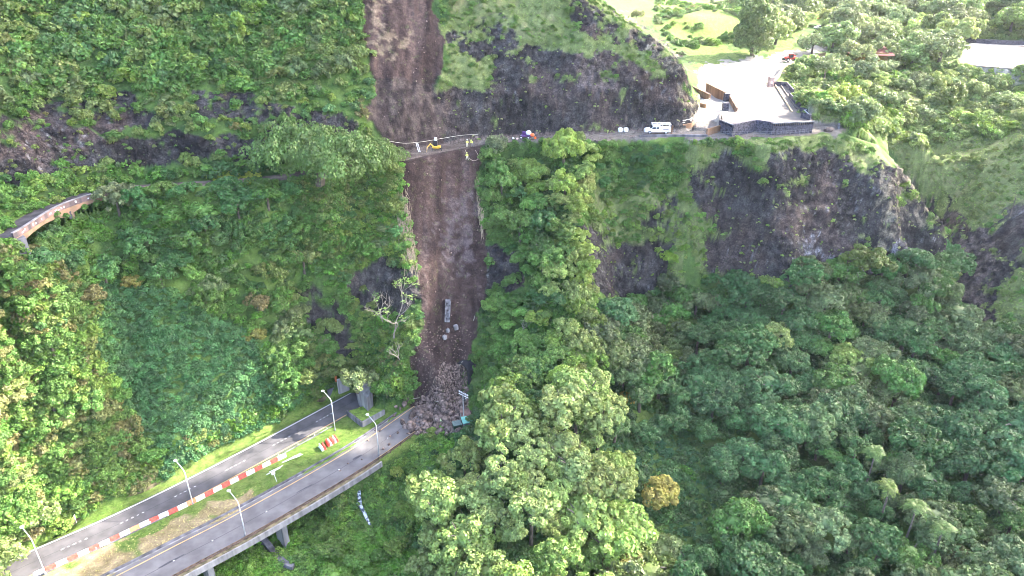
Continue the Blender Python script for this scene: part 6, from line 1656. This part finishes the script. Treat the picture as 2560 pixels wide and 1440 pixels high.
# heap of gear on the road
q = at(1318, 349, 50) + np.array([0, 1.2, 0]); ge_ = tag(empty("gear_trailer", tuple(q)), "heap of purple, white and orange gear on wheels beside the cliff foot", "equipment")
m_pur = mat_basic("purple_cover", (.10, .04, .16), .7, .4, 1.5); m_org = mat_basic("orange_plastic", (.75, .16, .04), .5, .2, 2)
MB().box((-.2, .2, .65), (2.4, 1.2, .5)).bevel(.12, 2).build("frame", m_pur, ge_)
MB().ball((.35, .1, 1.35), (.68, .6, .58), 3).build("water_tank", m_wht_p, ge_, True)
MB().ball((1.25, -.1, .85), (.55, .5, .45), 3).build("fuel_tank", m_org, ge_, True)
MB().box((-.75, .3, 1.35), (.9, .7, .55), .2).bevel(.15, 2).build("cover", m_pur, ge_)
for x in (-1.5, .3):
    for y in (-.65, .75): wheel(ge_, x, y, .36, .22)
q = at(1338, 349, 50); tag(MB().box((q[0], q[1] + .5, 50.3), (.5, .4, .55), .3).bevel(.06, 1).build("fuel_can", m_org), "orange red can standing right of the gear heap", "can")
for x, y, lab in ((1283, 349, "small white bag on the old road left of the gear heap"), (1293, 350, "pale pink bag on the old road nearest the gear heap")):
    q = at(x, y, 50); tag(MB().box((q[0], q[1] + .5, 50.2), (.55, .45, .4), .5).bevel(.14, 2).build("bag", m_wht_p if x < 1290 else mat_basic("pale_pink_bag", (.70, .50, .42), .7, .1, 2), smooth=True), lab, "bag")

# ------------------------------------------------------------------ workers
m_skin = mat_basic("skin", (.38, .23, .16), .6, .1, 3, bump=0)
m_hivis = mat_basic("hi_vis_yellow", (.72, .78, .16), .7, .12, 3, bump=0)
m_beige = mat_basic("pale_workwear", (.60, .55, .42), .8, .15, 3, bump=0)
m_greyt = mat_basic("grey_trousers", (.20, .20, .21), .8, .15, 3, bump=0)
def skin_mesh(name, verts, edges, radii, mat, parent):
    me = bpy.data.meshes.new(name); me.from_pydata(verts, edges, []); o = link_mesh(name, me, mat, parent)
    md = o.modifiers.new("skin", 'SKIN'); md.use_smooth_shade = True
    for i, r in enumerate(radii): me.skin_vertices[0].data[i].radius = (r, r)
    me.skin_vertices[0].data[0].use_root = True
    o.modifiers.new("sub", 'SUBSURF').levels = 1; o.modifiers["sub"].render_levels = 1
    return o
def worker(p, rz, label, pose, top, legs, hat):
    root = empty("person", tuple(p), rz); tag(root, label, "person", None)
    lean, spread, reach = pose
    hip = (0, 0, .92); ch = (0, -lean * .35, 1.32); nk = (0, -lean * .55, 1.50); hd = (0, -lean * .68, 1.66)
    lk_, rk_ = (-.12 - spread * .5, -.06, .50), (.12 + spread * .5, -.04, .50)
    lf, rf = (-.13 - spread, .02, .06), (.13 + spread, .04, .06)
    ls, rs = (-.20, ch[1], 1.42), (.20, ch[1], 1.42)
    le, re_ = (-.30, ch[1] - .10 * reach, 1.16), (.30, ch[1] - .12 * reach, 1.16)
    lh, rh = (-.22, ch[1] - .38 * reach, 1.0 + .2 * reach), (.20, ch[1] - .40 * reach, 1.0 + .15 * reach)
    verts = [hip, ch, nk, hd, (hd[0], hd[1] - .01, hd[2] + .08), ls, le, lh, rs, re_, rh, (-.09, 0, .88), lk_, lf, (.09, 0, .88), rk_, rf, (lf[0], lf[1] - .16, .04), (rf[0], rf[1] - .16, .04), (lh[0], lh[1] - .10, lh[2] - .02), (rh[0], rh[1] - .10, rh[2] - .02)]
    edges = [(0, 1), (1, 2), (2, 3), (3, 4), (1, 5), (5, 6), (6, 7), (1, 8), (8, 9), (9, 10), (0, 11), (11, 12), (12, 13), (0, 14), (14, 15), (15, 16), (13, 17), (16, 18), (7, 19), (10, 20)]
    rad = [.13, .15, .055, .09, .075, .06, .045, .035, .06, .045, .035, .085, .06, .045, .085, .06, .045, .04, .04, .03, .03]
    skin_mesh("body", verts, edges, rad, m_skin, root)
    skin_mesh("jacket", [(0, 0, .95), ch, ls, le, lh, rs, re_, rh, (nk[0], nk[1], 1.46)], [(0, 1), (1, 2), (2, 3), (3, 4), (1, 5), (5, 6), (6, 7), (1, 8)], [.16, .18, .08, .065, .05, .08, .065, .05, .08], top, root)
    skin_mesh("trousers", [(0, 0, .95), (-.09, 0, .86), lk_, lf, (.09, 0, .86), rk_, rf], [(0, 1), (1, 2), (2, 3), (0, 4), (4, 5), (5, 6)], [.15, .11, .085, .07, .11, .085, .07], legs, root)
    h = MB(); h.ball((hd[0], hd[1] + .01, hd[2] + .10), (.13, .155, .11), 2); h.cyl((hd[0], hd[1] - .03, hd[2] + .06), (hd[0], hd[1] - .03, hd[2] + .085), .165, 12); h.build("helmet", hat, root, True)
    MB().box((hd[0], hd[1] - .095, hd[2] - .02), (.03, .04, .045)).build("nose", m_skin, root)
    return root
worker(hit(1168, 368, 140, 200) + [0, 0, .05], .4, "worker in pale yellow suit and white helmet on the road, left of the pair", (.1, .02, .5), m_hivis, m_beige, m_wht_p)
worker(hit(1181, 368, 140, 200) + [0, 0, .05], -.5, "bending worker in yellow hi vis jacket and grey trousers, right of the pair", (.75, .06, 1.0), m_hivis, m_greyt, m_hivis)
w3 = worker(hit(1168, 400, 140, 200) + [0, -.15, .1], 0.0, "roped worker in hi vis yellow standing astride on the slide face", (.15, .14, .8), m_hivis, m_beige, m_hivis)
w3.location.y -= .2
q = hit(2523, 545); tag(MB().cyl((q[0], q[1], q[2] - .3), (q[0], q[1], q[2] + 6), .12, 7).build("timber_pole", m_bark), "thin bare pole standing on the grassy slope at the far right", "pole")

# ------------------------------------------------------------------ cloud sheet added out of view to shade the valley, holed for chosen sun patches
SHADE_CLOUD_Z = 260.0
def cl(p, z=None):
    k = (SHADE_CLOUD_Z - p[2]) / LDIR.z
    return (p[0] + LDIR.x * k, p[1] + LDIR.y * k)
HOLES = []   # x, y, radius in the added cloud sheet, stretched by s along the sun's track
def hole(px, py, z, r): c = cl(at(px, py, z)); HOLES.append((c[0], c[1], r))
for h_ in HOLE_LIST: hole(*h_)
k52 = (SHADE_CLOUD_Z - 52) / LDIR.z; OX, OY = LDIR.x * k52, LDIR.y * k52
OPEN_POLY = [(x + OX, y + OY) for x, y in [(38, 420), (33, 235), (31, 204), (38, 191), (60, 187.5), (104, 187), (140, 197), (150, 215), (190, 250), (260, 320), (300, 520), (38, 520)]]
ccx = np.arange(60, 640, 2.5); ccy = np.arange(90, 430, 2.5)
CXg, CYg = np.meshgrid(ccx, ccy)
f = np.full(CXg.shape, 40.0)
nzc = (fbm(CXg * .06, CYg * .06, 3.0, 4, .6) - .5) * 14
for hx, hy, hr in HOLES: f = np.minimum(f, np.hypot(CXg - hx, CYg - hy) - hr + nzc * min(.9, hr / 9))
dpo, _, _ = polydist(CXg, CYg, OPEN_POLY + OPEN_POLY[:1]); ins = inpoly(CXg, CYg, OPEN_POLY)
f = np.minimum(f, np.where(ins, -dpo, dpo) + nzc * .25)
edge = np.minimum(np.minimum(CXg - 62, 638 - CXg), np.minimum(CYg - 92, 428 - CYg)); f = np.minimum(f, edge + nzc)
th_ = np.clip(f, 0, 14)
top = SHADE_CLOUD_Z + th_ * (1.0 + 1.2 * fbm(CXg * .05, CYg * .05, 9.0, 4)); bot = SHADE_CLOUD_Z - th_ * (.25 + .3 * fbm(CXg * .05, CYg * .05, 1.0, 3))
okc = (f > 0); cell = okc[:-1, :-1] & okc[1:, :-1] & okc[:-1, 1:] & okc[1:, 1:]
ci = np.arange(CXg.size).reshape(CXg.shape)
q4 = np.stack([ci[:-1, :-1], ci[:-1, 1:], ci[1:, 1:], ci[1:, :-1]], -1)[cell]
Vc = np.concatenate([np.stack([CXg, CYg, top], -1).reshape(-1, 3), np.stack([CXg, CYg, bot], -1).reshape(-1, 3)])
Fc = np.concatenate([q4, q4[:, ::-1] + CXg.size]); used = np.unique(Fc); rem = np.zeros(len(Vc), int); rem[used] = np.arange(len(used))
m_shade_cloud, nt, out = new_mat("shade_cloud")
dd_ = nt.nodes.new('ShaderNodeBsdfDiffuse'); dd_.inputs[0].default_value = (.9, .9, .92, 1); tt_ = nt.nodes.new('ShaderNodeBsdfTranslucent'); tt_.inputs[0].default_value = (.9, .92, .96, 1)
mx_ = nt.nodes.new('ShaderNodeMixShader'); mx_.inputs[0].default_value = .45; nt.links.new(dd_.outputs[0], mx_.inputs[1]); nt.links.new(tt_.outputs[0], mx_.inputs[2]); nt.links.new(mx_.outputs[0], out.inputs[0])
shade_cloud = link_mesh("shade_cloud", np_mesh("shade_cloud", Vc[used], rem[Fc], m_shade_cloud), smooth=True); shade_cloud['kind'] = 'structure'

# ------------------------------------------------------------------ air: a thin even haze over the whole place
hz = MB().box((75, 250, 92.0), (560, 580, 230.0)).build("haze")
hz['kind'] = 'stuff'
m_haze, nt, out = new_mat("haze")
pv = nt.nodes.new('ShaderNodeVolumePrincipled'); pv.inputs['Color'].default_value = (.93, .95, .97, 1); pv.inputs['Density'].default_value = HAZE
pv.inputs['Anisotropy'].default_value = .2
nt.links.new(pv.outputs[0], out.inputs['Volume']); hz.data.materials.append(m_haze)
